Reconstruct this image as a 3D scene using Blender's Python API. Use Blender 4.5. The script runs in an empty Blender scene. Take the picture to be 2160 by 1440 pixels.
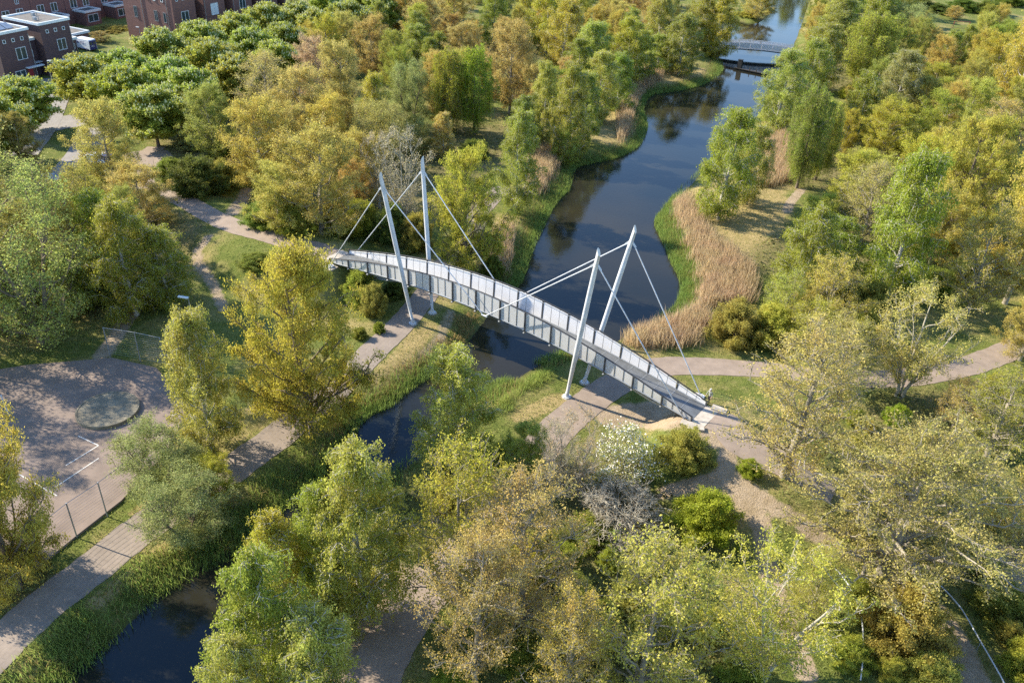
import bpy, math, random
import numpy as np
from mathutils import Matrix, Vector
random.seed(7); rng = np.random.default_rng(11)
SC = bpy.context.scene; COL = SC.collection
R_ = math.radians
# ------------------------------------------------------------------ camera, sky, sun, exposure
FPX, TH, ROLL, CZ = 1768.6, 0.56354, 0.0544, 50.0
Fv = np.array([0, math.cos(TH), -math.sin(TH)]); Rv = np.array([1., 0, 0]); Uv = np.cross(Rv, Fv)
rv = math.cos(ROLL)*Rv + math.sin(ROLL)*Uv; uv_ = -math.sin(ROLL)*Rv + math.cos(ROLL)*Uv
cd = bpy.data.cameras.new("camera"); cam = bpy.data.objects.new("camera", cd); COL.objects.link(cam)
cd.sensor_width = 36; cd.lens = FPX/2160*36; cd.clip_start = .5; cd.clip_end = 4000
M = Matrix.Identity(4)
for i in range(3):
    M[i][0] = rv[i]; M[i][1] = uv_[i]; M[i][2] = -Fv[i]
M.translation = Vector((0, 0, CZ)); cam.matrix_world = M
SC.camera = cam
SUN_AZ, SUN_EL = R_(161.2), R_(33)
w = bpy.data.worlds.new("World"); SC.world = w; w.use_nodes = True
nt = w.node_tree; bg = nt.nodes['Background']; sky = nt.nodes.new('ShaderNodeTexSky')
sky.sky_type = 'NISHITA'; sky.sun_disc = False; sky.sun_elevation = SUN_EL
sky.sun_rotation = (math.pi/2 - SUN_AZ) % (2*math.pi)
sky.air_density = 1.0; sky.dust_density = .05; sky.ozone_density = 3.2
nt.links.new(sky.outputs[0], bg.inputs[0]); bg.inputs[1].default_value = .15
sl = bpy.data.lights.new("sun", 'SUN'); so = bpy.data.objects.new("sun", sl); COL.objects.link(so)
sl.energy = 4.8; sl.angle = R_(.5); sl.color = (1, .885, .69)
sd = Vector((math.cos(SUN_AZ)*math.cos(SUN_EL), math.sin(SUN_AZ)*math.cos(SUN_EL), math.sin(SUN_EL)))
so.rotation_euler = sd.to_track_quat('Z', 'Y').to_euler()
SC.view_settings.view_transform = 'Standard'; SC.view_settings.look = 'None'
SC.view_settings.exposure = 1.3; SC.view_settings.gamma = 1
SC.cycles.max_bounces = 6; SC.cycles.diffuse_bounces = 5; SC.cycles.glossy_bounces = 2
SC.cycles.transmission_bounces = 4; SC.cycles.transparent_max_bounces = 6
SC.cycles.use_denoising = False

# ------------------------------------------------------------------ materials
def nodes(name):
    m = bpy.data.materials.new(name); m.use_nodes = True
    return m, m.node_tree, m.node_tree.nodes['Principled BSDF']
def N(t, kind, **kw):
    n = t.nodes.new(kind)
    for k, v in kw.items(): setattr(n, k, v)
    return n
def mat(name, col, rough=.7, metal=0, var=.15, scale=3., bump=0, spec=.5):
    m, t, b = nodes(name); b.inputs['Roughness'].default_value = rough; b.inputs['Metallic'].default_value = metal
    b.inputs['Specular IOR Level'].default_value = spec
    tc = N(t, 'ShaderNodeTexCoord'); nz = N(t, 'ShaderNodeTexNoise'); nz.inputs['Scale'].default_value = scale; nz.inputs['Detail'].default_value = 6
    t.links.new(tc.outputs['Object'], nz.inputs['Vector'])
    cr = N(t, 'ShaderNodeValToRGB'); cr.color_ramp.elements[0].position = .3; cr.color_ramp.elements[1].position = .7
    cr.color_ramp.elements[0].color = tuple(c*(1-var) for c in col)+(1,); cr.color_ramp.elements[1].color = tuple(min(1, c*(1+var)) for c in col)+(1,)
    t.links.new(nz.outputs[0], cr.inputs[0]); t.links.new(cr.outputs[0], b.inputs['Base Color'])
    if bump:
        bp = N(t, 'ShaderNodeBump'); bp.inputs['Strength'].default_value = bump; t.links.new(nz.outputs[0], bp.inputs['Height']); t.links.new(bp.outputs[0], b.inputs['Normal'])
    return m
def leaf_mat(name, trans=.35, rough=.55, own=None):
    m, t, b = nodes(name)
    oi = N(t, 'ShaderNodeObjectInfo'); at = N(t, 'ShaderNodeAttribute'); at.attribute_name = 'lv'
    mr = N(t, 'ShaderNodeMapRange'); mr.inputs[3].default_value = .55; mr.inputs[4].default_value = 1.45
    t.links.new(at.outputs['Fac'], mr.inputs[0])
    vm = N(t, 'ShaderNodeVectorMath', operation='SCALE')
    if own: vm.inputs[0].default_value = own
    else: t.links.new(oi.outputs['Color'], vm.inputs[0])
    t.links.new(mr.outputs[0], vm.inputs['Scale'])
    tc = N(t, 'ShaderNodeTexCoord'); nz = N(t, 'ShaderNodeTexNoise'); nz.inputs['Scale'].default_value = .45; nz.inputs['Detail'].default_value = 3
    t.links.new(tc.outputs['Object'], nz.inputs['Vector'])
    hs = N(t, 'ShaderNodeHueSaturation'); m2 = N(t, 'ShaderNodeMapRange'); m2.inputs[1].default_value = .3; m2.inputs[2].default_value = .7
    m2.inputs[3].default_value = .49; m2.inputs[4].default_value = .518
    t.links.new(nz.outputs[0], m2.inputs[0]); t.links.new(m2.outputs[0], hs.inputs['Hue']); t.links.new(vm.outputs[0], hs.inputs['Color'])
    b.inputs['Roughness'].default_value = rough; b.inputs['Specular IOR Level'].default_value = .18
    t.links.new(hs.outputs[0], b.inputs['Base Color'])
    tr = N(t, 'ShaderNodeBsdfTranslucent'); t.links.new(hs.outputs[0], tr.inputs[0])
    mx = N(t, 'ShaderNodeMixShader'); mx.inputs[0].default_value = trans
    t.links.new(b.outputs[0], mx.inputs[1]); t.links.new(tr.outputs[0], mx.inputs[2])
    t.links.new(mx.outputs[0], t.nodes['Material Output'].inputs[0])
    return m
MT = {}
MT['leaf'] = leaf_mat('leaf', .54)
MT['white_bark'] = mat('white_bark', (.42, .40, .36), .8, var=.45, scale=5)
MT['bark'] = mat('bark', (.17, .135, .10), .9, var=.35, scale=4, bump=.4)
MT['grey_bark'] = mat('grey_bark', (.27, .24, .19), .9, var=.3, scale=4, bump=.3)
MT['pale_bark'] = mat('pale_bark', (.36, .33, .26), .9, var=.3, scale=4, bump=.3)
MT['cream'] = mat('blossom', (.58, .56, .28), .7, var=.2)
MT['white_petal'] = mat('petal', (.75, .74, .68), .7, var=.1)
MT['white_steel'] = mat('white_steel', (.53, .55, .58), .35, var=.12, scale=1.2)
MT['dark_steel'] = mat('dark_steel', (.075, .08, .09), .4, .3, var=.15)
MT['galv'] = mat('galvanised', (.30, .32, .34), .45, .4, var=.12)
MT['truss'] = mat('truss_steel', (.33, .37, .39), .45, .2, var=.12)
MT['deck'] = mat('deck_grating', (.15, .16, .17), .6, .3, var=.28, scale=.9)
MT['concrete'] = mat('concrete', (.40, .36, .31), .9, var=.2, scale=2, bump=.2)
MT['slab'] = mat('pad_concrete', (.19, .17, .125), .9, var=.28, scale=1.2, bump=.1)
MT['asphalt'] = mat('court_asphalt', (.20, .155, .13), .9, var=.16, scale=.7, bump=.1)
MT['line'] = mat('line_paint', (.62, .60, .56), .8, var=.2)
MT['trim'] = mat('white_trim', (.62, .66, .68), .6, var=.08)
MT['roofing'] = mat('roofing', (.13, .12, .11), .9, var=.3, scale=.8)
MT['black'] = mat('black_paint', (.02, .021, .023), .5, var=.2)
MT['red'] = mat('red_paint', (.28, .03, .04), .5, var=.1)
MT['wet_wood'] = mat('wet_wood', (.035, .03, .025), .6, var=.3)
MT['cloth_top'] = mat('grey_cloth', (.28, .29, .26), .9, var=.2)
MT['cloth_dark'] = mat('dark_cloth', (.02, .02, .024), .9, var=.2)
MT['skin'] = mat('skin', (.42, .26, .19), .6, var=.08)
MT['cap'] = mat('pale_cap', (.5, .49, .46), .8, var=.1)
MT['van_white'] = mat('van_white', (.72, .74, .78), .3, var=.03)
MT['van_blue'] = mat('van_blue', (.02, .025, .16), .3, var=.05)
MT['tyre'] = mat('tyre', (.02, .02, .02), .8, var=.1)
MT['solar'] = mat('solar_glass', (.20, .24, .30), .15, var=.2)
def glass():
    m, t, b = nodes('window_glass'); b.inputs['Base Color'].default_value = (.04, .06, .065, 1); b.inputs['Roughness'].default_value = .08
    return m
MT['glass'] = glass()
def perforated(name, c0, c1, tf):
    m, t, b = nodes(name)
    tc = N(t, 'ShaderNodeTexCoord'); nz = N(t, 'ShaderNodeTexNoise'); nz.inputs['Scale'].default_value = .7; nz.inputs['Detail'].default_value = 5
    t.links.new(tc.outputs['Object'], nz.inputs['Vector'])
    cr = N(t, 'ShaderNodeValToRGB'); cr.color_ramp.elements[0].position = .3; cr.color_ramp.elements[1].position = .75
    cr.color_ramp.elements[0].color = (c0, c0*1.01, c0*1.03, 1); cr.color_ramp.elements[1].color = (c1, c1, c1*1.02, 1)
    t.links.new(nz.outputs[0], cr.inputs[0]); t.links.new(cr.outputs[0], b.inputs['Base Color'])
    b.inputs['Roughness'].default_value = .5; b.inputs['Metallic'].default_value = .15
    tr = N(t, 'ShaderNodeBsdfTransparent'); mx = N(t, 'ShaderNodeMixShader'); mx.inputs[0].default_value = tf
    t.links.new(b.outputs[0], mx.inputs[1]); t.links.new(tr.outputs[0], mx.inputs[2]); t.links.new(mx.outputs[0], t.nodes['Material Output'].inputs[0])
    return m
MT['perf'] = perforated('perforated_panel', .74, .84, .08); MT['perf_shaded'] = perforated('shaded_perforated_panel', .60, .68, .12)  # second one: same panel steel for the near railing, shade painted into its colour
def brick(name, c1, c2):
    m, t, b = nodes(name); tc = N(t, 'ShaderNodeTexCoord'); sp = N(t, 'ShaderNodeSeparateXYZ'); cb = N(t, 'ShaderNodeCombineXYZ')
    ad = N(t, 'ShaderNodeMath', operation='ADD'); t.links.new(tc.outputs['Object'], sp.inputs[0])
    t.links.new(sp.outputs[0], ad.inputs[0]); t.links.new(sp.outputs[1], ad.inputs[1]); t.links.new(ad.outputs[0], cb.inputs[0]); t.links.new(sp.outputs[2], cb.inputs[1])
    br = N(t, 'ShaderNodeTexBrick'); br.inputs['Scale'].default_value = 1.; br.inputs['Brick Width'].default_value = .44; br.inputs['Row Height'].default_value = .16; br.inputs['Mortar Size'].default_value = .015
    br.inputs['Color1'].default_value = c1+(1,); br.inputs['Color2'].default_value = c2+(1,); br.inputs['Mortar'].default_value = tuple(x*.7 for x in c1)+(1,)
    t.links.new(cb.outputs[0], br.inputs['Vector'])
    nz = N(t, 'ShaderNodeTexNoise'); nz.inputs['Scale'].default_value = .6; nz.inputs['Detail'].default_value = 6; t.links.new(tc.outputs['Object'], nz.inputs['Vector'])
    mr = N(t, 'ShaderNodeMapRange'); mr.inputs[3].default_value = .75; mr.inputs[4].default_value = 1.25; t.links.new(nz.outputs[0], mr.inputs[0])
    vm = N(t, 'ShaderNodeVectorMath', operation='SCALE'); t.links.new(br.outputs[0], vm.inputs[0]); t.links.new(mr.outputs[0], vm.inputs['Scale'])
    t.links.new(vm.outputs[0], b.inputs['Base Color']); b.inputs['Roughness'].default_value = .9
    return m
MT['brick'] = brick('red_brick', (.17, .085, .075), (.22, .11, .09))
MT['brick_dark'] = brick('dark_brick', (.10, .062, .064), (.13, .075, .072))
def path_mat(name, c, joints=False):
    m, t, b = nodes(name); tc = N(t, 'ShaderNodeTexCoord'); nz = N(t, 'ShaderNodeTexNoise'); nz.inputs['Scale'].default_value = .8; nz.inputs['Detail'].default_value = 9
    nz.inputs['Roughness'].default_value = .7
    t.links.new(tc.outputs['Object'], nz.inputs['Vector'])
    cr = N(t, 'ShaderNodeValToRGB'); e = cr.color_ramp.elements; e[0].position = .25; e[1].position = .78
    e[0].color = tuple(x*.72 for x in c)+(1,); e[1].color = tuple(x*1.2 for x in c)+(1,)
    t.links.new(nz.outputs[0], cr.inputs[0]); last = cr.outputs[0]
    if joints:
        br = N(t, 'ShaderNodeTexBrick'); br.inputs['Scale'].default_value = 1.; br.inputs['Brick Width'].default_value = 1.6; br.inputs['Row Height'].default_value = .42
        br.inputs['Mortar Size'].default_value = .035; br.inputs['Color1'].default_value = (1, 1, 1, 1); br.inputs['Color2'].default_value = (.86, .86, .86, 1); br.inputs['Mortar'].default_value = (.55, .55, .55, 1)
        t.links.new(tc.outputs['UV'], br.inputs['Vector'])
        mm = N(t, 'ShaderNodeMix', data_type='RGBA', blend_type='MULTIPLY'); mm.inputs[0].default_value = .25
        t.links.new(last, mm.inputs[6]); t.links.new(br.outputs[0], mm.inputs[7]); last = mm.outputs[2]
    t.links.new(last, b.inputs['Base Color']); b.inputs['Roughness'].default_value = .95
    bp = N(t, 'ShaderNodeBump'); bp.inputs['Strength'].default_value = .25; t.links.new(nz.outputs[0], bp.inputs['Height']); t.links.new(bp.outputs[0], b.inputs['Normal'])
    return m
MT['pave'] = path_mat('brick_paving', (.26, .215, .18), True)
MT['gravel'] = path_mat('compacted_path', (.265, .21, .17))
MT['sand'] = path_mat('sandy_track', (.36, .28, .21))
MT['road'] = path_mat('road_paving', (.27, .25, .235), True)

# ------------------------------------------------------------------ pixel ray -> world point (photo is 2160 x 1440), terrain
def ray(x, y): return Fv + rv*(x-1080)/FPX - uv_*(y-720)/FPX
def G0(x, y, z=0.):
    d = ray(x, y); t = (z-CZ)/d[2]; return np.array([0, 0, CZ]) + d*t
def hgt(P, tx, ty):
    d = ray(tx, ty); t = (P[0]*d[0]+P[1]*d[1])/(d[0]**2+d[1]**2); return CZ + d[2]*t - P[2]
WL = -1.0
shore_px = [(60,1500),(127,1440),(210,1376),(277,1316),(330,1260),(397,1211),(469,1177),(500,1150),(582,1073),(644,1023),(694,977),(740,902),(773,869),(815,852),(844,827),(885,798),(937,763),(981,731),(1013,693),(1045,650),(1075,610),(1092,585),(1105,545),(1125,500),(1155,440),(1180,410),(1194,396),(1205,355),(1250,342),(1300,330),(1342,305),(1357,264),(1348,236),(1353,219),(1369,200),(1417,192),(1472,180),(1514,155),(1516,133),(1522,111),(1535,90),(1536,55),(1550,45),(1590,52),(1615,38),(1600,22),(1580,10),(1590,-20),(1640,-62),(1750,-66),(1712,-10),(1690,50),(1668,110),(1645,170),(1610,225),(1560,285),(1500,345),(1445,400),(1412,440),(1392,470),(1406,505),(1425,550),(1445,590),(1448,620),(1432,655),(1400,672),(1350,698),(1313,712),(1290,725),(1250,738),(1206,748),(1166,759),(1121,779),(1085,800),(1038,821),(990,862),(940,905),(905,940),(890,961),(836,998),(770,1055),(700,1120),(640,1195),(585,1290),(540,1380),(500,1440),(470,1500)]
SH = np.array([G0(x, y, WL)[:2] for x, y in shore_px])
def densify(P, k=3):
    P = np.asarray(P); n = len(P); out = []
    for i in range(n):
        p0, p1, p2, p3 = P[i-1], P[i], P[(i+1) % n], P[(i+2) % n]
        for j in range(k):
            t = j/k; out.append(.5*((2*p1)+(-p0+p2)*t+(2*p0-5*p1+4*p2-p3)*t*t+(-p0+3*p1-3*p2+p3)*t**3))
    return np.array(out)
SHD = densify(SH, 3)
def inside(x, y, poly):
    c = np.zeros(x.shape, bool); n = len(poly); j = n-1
    for i in range(n):
        xi, yi = poly[i]; xj, yj = poly[j]
        if yi != yj: c ^= ((yi > y) != (yj > y)) & (x < (xj-xi)*(y-yi)/(yj-yi)+xi)
        j = i
    return c
def dist_poly(x, y, P, closed=False, H=None):
    best = np.full(x.shape, 1e9); hv = np.zeros(x.shape)
    n = len(P)
    for i in range(n if closed else n-1):
        ax, ay = P[i][:2]; bx, by = P[(i+1) % n][:2]; dx, dy = bx-ax, by-ay
        t = np.clip(((x-ax)*dx+(y-ay)*dy)/(dx*dx+dy*dy+1e-9), 0, 1)
        d = np.hypot(x-ax-t*dx, y-ay-t*dy); m = d < best; best = np.where(m, d, best)
        if H is not None: hv = np.where(m, H[i]+(H[(i+1) % n]-H[i])*t, hv)
    return (best, hv) if H is not None else best
def sdf(x, y):
    d = dist_poly(x, y, SHD, True); return np.where(inside(x, y, SHD), -d, d)
def sstep(t): t = np.clip(t, 0, 1); return t*t*(3-2*t)
# bridge frame (solved from the photograph)
S = 50/60
BO = np.array([-2.16547, 92.053])*S; BY = -0.6137
bu = np.array([math.cos(BY), math.sin(BY)]); bv = np.array([-math.sin(BY), math.cos(BY)])
SP = 3.8237*S; WB, WT = 1.828*S, 1.88*S
def deck_z(u): uf = u/S; return S*(6.72459-.39023*uf*uf/100+.0986788*uf**4*1e-5)
def rail_h(u): uf = u/S; return max(.42, S*(2.651-.2558*uf*uf/100))
EZ = deck_z(7.5*SP)
def BW(u, v, z=0): p = BO+bu*u+bv*v; return np.array([p[0], p[1], z])
MOUNDS = [([BW(-23.6, 0), BW(-27, 0)]+[G0(*q) for q in ((640,520,3.2),(560,498,2.8),(470,468,2.2),(400,438,1.4),(330,400,.5),(280,370,0))], [EZ-.05, EZ-.05, 3.2, 2.8, 2.2, 1.4, .5, 0], 2.6, 7.),
          ([BW(23.6, 0), BW(26, 0)]+[G0(*q) for q in ((1560,930,3.2),(1660,990,2.6),(1780,1040,1.6),(1900,1100,.6))], [EZ-.05, EZ-.05, 3.2, 2.6, 1.6, .6], 2.8, 8.)]
CRT = [G0(a, b, .04)[:2] for a, b in ((-120,800),(60,772),(169,763),(236,757),(330,778),(400,860),(352,955),(257,1058),(165,1130),(60,1215),(-80,1330),(-160,1400))]
def height(x, y, fine=True):
    x = np.asarray(x, float); y = np.asarray(y, float); d = sdf(x, y)
    h = np.where(d > 0, WL+sstep(d/3.2)*(-WL), WL-np.minimum(-d*.6, 1.3))
    land = sstep((d-2)/6)
    h = h + land*.16*(np.sin(x*.23+1.3)*np.cos(y*.19)+np.sin(x*.11-y*.13))
    ci = sstep((dist_poly(x, y, CRT, True)-.5)/4)*(~inside(x, y, CRT)); h = np.where(d > 4, h*ci, h)
    for P, H, flat, fall in MOUNDS:
        dd, hv = dist_poly(x, y, P, False, H); m = hv*(1-sstep((dd-flat)/fall))*sstep((d+.2)/2.)
        # keep the underpass clear: no mound towards the span
        uu = (x-BO[0])*bu[0]+(y-BO[1])*bu[1]; m = m*sstep((np.abs(uu)-18.6)/4.6)
        h = h + m
    return h
def G(x, y):
    z = 0.
    for _ in range(6):
        p = G0(x, y, z); z = float(height(np.array([p[0]]), np.array([p[1]]))[0])
    return np.array([p[0], p[1], z])

# ------------------------------------------------------------------ mesh helpers
def mesh_np(name, V, F, mats, fattr=None, mi=None, smooth=False, uv=None):
    """F: (n,k) array of equal sized faces, or list of such arrays"""
    Fs = F if isinstance(F, list) else [F]
    me = bpy.data.meshes.new(name); V = np.asarray(V, np.float32)
    me.vertices.add(len(V)); me.vertices.foreach_set('co', V.ravel())
    tot = sum(f.size for f in Fs); nf = sum(len(f) for f in Fs)
    me.loops.add(tot); me.loops.foreach_set('vertex_index', np.concatenate([f.ravel() for f in Fs]).astype(np.int32))
    me.polygons.add(nf); sizes = np.concatenate([np.full(len(f), f.shape[1]) for f in Fs]); st = np.concatenate([[0], np.cumsum(sizes)[:-1]])
    me.polygons.foreach_set('loop_start', st.astype(np.int32))
    if mi is not None: me.polygons.foreach_set('material_index', np.asarray(mi, np.int32))
    me.update(calc_edges=True)
    if smooth: me.polygons.foreach_set('use_smooth', np.ones(nf, bool))
    if fattr is not None:
        a = me.attributes.new('lv', 'FLOAT', 'FACE'); a.data.foreach_set('value', np.asarray(fattr, np.float32))
    if uv is not None:
        l = me.uv_layers.new(name='uv'); idx = np.concatenate([f.ravel() for f in Fs]); l.data.foreach_set('uv', np.asarray(uv, np.float32)[idx].ravel())
    for m in (mats if isinstance(mats, (list, tuple)) else [mats]): me.materials.append(m)
    return me
def link(name, me, parent=None, loc=None):
    o = bpy.data.objects.new(name, me); COL.objects.link(o)
    if parent: o.parent = parent
    if loc is not None: o.location = loc
    return o
def tag(o, label=None, cat=None, group=None, kind=None):
    if label: o['label'] = label
    if cat: o['category'] = cat
    if group: o['group'] = group
    if kind: o['kind'] = kind
    return o
def root(name, loc, label, cat, group=None, rz=0):
    o = bpy.data.objects.new(name, None); COL.objects.link(o); o.location = Vector([float(c) for c in loc]); o.rotation_euler = (0, 0, rz)
    o.empty_display_size = .3
    return tag(o, label, cat, group)
def tubes(P, Rd, sides, cap=False):
    """P (n,k,3), Rd (n,k) -> verts, quads"""
    P = np.asarray(P, float); Rd = np.asarray(Rd, float); n, k, _ = P.shape
    T = np.gradient(P, axis=1); T /= np.linalg.norm(T, axis=2, keepdims=True)+1e-9
    ref = np.where(np.abs(T[:, :, 2:3]) > .9, np.array([1., 0, 0]), np.array([0, 0, 1.]))
    A = np.cross(T, ref); A /= np.linalg.norm(A, axis=2, keepdims=True)+1e-9; B = np.cross(T, A)
    an = np.arange(sides)*2*np.pi/sides
    V = P[:, :, None, :] + Rd[:, :, None, None]*(A[:, :, None, :]*np.cos(an)[None, None, :, None]+B[:, :, None, :]*np.sin(an)[None, None, :, None])
    V = V.reshape(-1, 3)
    i = np.arange(n)[:, None, None]*k*sides; j = np.arange(k-1)[None, :, None]*sides; s = np.arange(sides)[None, None, :]; s2 = (s+1) % sides
    F = np.stack([i+j+s, i+j+s2, i+j+sides+s2, i+j+sides+s], -1).reshape(-1, 4)
    return V, F
class MB:
    def __init__(s): s.V = []; s.F4 = []; s.n = 0; s.X = []
    def add(s, V, F): s.V.append(np.asarray(V, float)); s.F4.append(np.asarray(F)+s.n); s.n += len(V); return s
    def tube(s, a, b, r, sides=8, r2=None, caps=True):
        V, F = tubes([[a, b]], [[r, r if r2 is None else r2]], sides); n0 = s.n; s.add(V, F)
        if caps: s.X += [tuple(range(n0, n0+sides)), tuple(range(n0+2*sides-1, n0+sides-1, -1))]
        return s
    def poly(s, pts, r, sides=6):
        V, F = tubes([pts], [[r]*len(pts)], sides); n0 = s.n; s.add(V, F); k = len(pts)
        s.X += [tuple(range(n0, n0+sides)), tuple(range(n0+k*sides-1, n0+(k-1)*sides-1, -1))]; return s
    def hexa(s, c):   # 8 corners, bottom 4 then top 4
        return s.add(c, [[3, 2, 1, 0], [4, 5, 6, 7], [0, 1, 5, 4], [1, 2, 6, 5], [2, 3, 7, 6], [3, 0, 4, 7]])
    def box(s, x0, x1, y0, y1, z0, z1):
        return s.hexa([(x0, y0, z0), (x1, y0, z0), (x1, y1, z0), (x0, y1, z0), (x0, y0, z1), (x1, y0, z1), (x1, y1, z1), (x0, y1, z1)])
    def obar(s, a, b, w, h):
        a = np.array(a, float); b = np.array(b, float); d = b-a; d /= np.linalg.norm(d)
        sd_ = np.cross(d, [0, 0, 1.]); 
        if np.linalg.norm(sd_) < .05: sd_ = np.array([1., 0, 0])
        sd_ /= np.linalg.norm(sd_); up = np.cross(sd_, d)
        c = [p+sd_*w/2*i+up*h/2*j for p in (a, b) for i, j in ((-1, -1), (1, -1), (1, 1), (-1, 1))]
        return s.hexa(c)
    def build(s, name, m, parent=None, loc=None, smooth=False):
        V = np.concatenate(s.V); me = bpy.data.meshes.new(name)
        F = [tuple(int(q) for q in f) for A in s.F4 for f in A]+[tuple(int(q) for q in x) for x in s.X]
        me.from_pydata([tuple(v) for v in V], [], F)
        if smooth: me.polygons.foreach_set('use_smooth', np.ones(len(F), bool))
        me.materials.append(m); me.update()
        return link(name, me, parent, loc)
def polygon_prism(pts, z0, z1):
    n = len(pts); V = [(p[0], p[1], z0) for p in pts]+[(p[0], p[1], z1) for p in pts]
    F = [tuple(range(n-1, -1, -1)), tuple(range(n, 2*n))]+[(i, (i+1) % n, n+(i+1) % n, n+i) for i in range(n)]
    return V, F

# ------------------------------------------------------------------ ground
def axis(segs):
    out = [segs[0][0]]
    for a, b, s in segs:
        n = max(1, round((b-a)/s)); out += list(a+(b-a)*np.arange(1, n+1)/n)
    return np.array(out)
gx = axis([(-1600, -400, 60), (-400, -160, 8), (-160, -70, 1.6), (-70, 80, .6), (80, 190, 1.5), (190, 420, 8), (420, 1600, 60)])
gy = axis([(-600, -40, 40), (-40, 24, 4), (24, 130, .6), (130, 230, 1.1), (230, 360, 2.), (360, 600, 12), (600, 2600, 80)])
XX, YY = np.meshgrid(gx, gy); ZZ = height(XX, YY)
_gc = {}
def GC(p):
    if p not in _gc: _gc[p] = G(*p)
    return _gc[p]
def field(lines, x, y, z=0):
    f = np.zeros(x.shape)
    for pts, wd, st in lines:
        P = [GC(p)[:2] for p in pts]
        if len(P) == 1: d = np.hypot(x-P[0][0], y-P[0][1])
        else: d = dist_poly(x, y, P)
        f = np.maximum(f, st*(1-sstep((d-wd*.45)/(wd*.9))))
    return f
BARE = [([(1300,880),(1380,872),(1440,885),(1500,915)], 2.2, 1.), ([(1480,880),(1540,915),(1600,945),(1700,1000)], 1.5, .9), ([(1540,930),(1530,990),(1560,1040),(1610,1110),(1620,1180),(1640,1260),(1700,1420)], .9, 1.),
        ([(1400,1040),(1480,1015),(1550,1010),(1640,1070),(1720,1120)], .8, .9), ([(1700,1120),(1860,1190)], .8, .7), ([(1860,1190),(1920,1245),(1975,1300),(2020,1370),(2060,1460)], 1.5, .95),
        ([(440,500),(415,530),(420,560),(450,600),(470,650)], .8, .75), ([(300,630),(262,680),(215,750)], 1.1, .8), ([(520,400),(490,450)], 1.2, .7), ([(1690,400),(1665,430),(1660,445)], .8, 1),
        ([(950,660),(925,720),(850,800)], 1., .55), ([(2140,1180),(2170,1230)], 2, .8), ([(860,1240),(800,1330),(760,1430)], 3.2, .7), ([(180,360),(240,380),(320,390)], 3, .5), ([(1760,630),(1750,680),(1760,740)], .8, .8)]
DRY = [([(1490,420),(1560,520),(1600,420),(1530,400)], 6, .9), ([(1230,270),(1290,290),(1320,240)], 4, .9), ([(1620,270),(1650,330),(1600,400)], 5, .8), ([(1400,165),(1470,150)], 4, .8), ([(1750,230),(1780,270)], 5, .8), ([(1120,350),(1150,300)], 3, .6), ([(1320,750),(1370,745)], 2, .6),
       ([(900,690),(860,740),(800,800)], 1.6, .7), ([(1180,840),(1100,880)], 1.2, .8), ([(760,880),(700,940),(620,1000)], .9, .7), ([(430,1090),(330,1170),(200,1270)], .8, .7), ([(470,930),(560,860),(590,800)], 2.5, .5), ([(1520,880),(1600,900)], 5, .5), ([(420,1000),(300,1080)], 1.2, .7)]
WOOD = [([(520,300),(700,300),(830,400)], 16, 1.), ([(900,120),(1100,120),(1300,60)], 18, 1), ([(900,350),(1000,300)], 12, 1), ([(1750,150),(1950,100),(2100,120)], 20, .8), ([(1800,350),(2000,350),(2100,500)], 18, .9),
        ([(1900,1100),(2000,900)], 9, .6), ([(1000,1100),(1250,1100),(1300,1350)], 9, .55), ([(60,600),(200,600),(300,520)], 9, .9), ([(1700,560),(1900,480)], 9, .7), ([(0,500),(150,430)], 9, .8), ([(430,230),(520,200)], 10, 1), ([(30,1240),(0,1180)], 3, .8), ([(1300,1000),(1230,1050)], 3, .8), ([(30,690),(90,720)], 3, .5)]
def vattr(me, name, v):
    a = me.attributes.new(name, 'FLOAT', 'POINT'); a.data.foreach_set('value', v.ravel().astype(np.float32))
ny, nx = XX.shape
idx = np.arange(ny*nx).reshape(ny, nx)
GF = np.stack([idx[:-1, :-1], idx[:-1, 1:], idx[1:, 1:], idx[1:, :-1]], -1).reshape(-1, 4)
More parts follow.
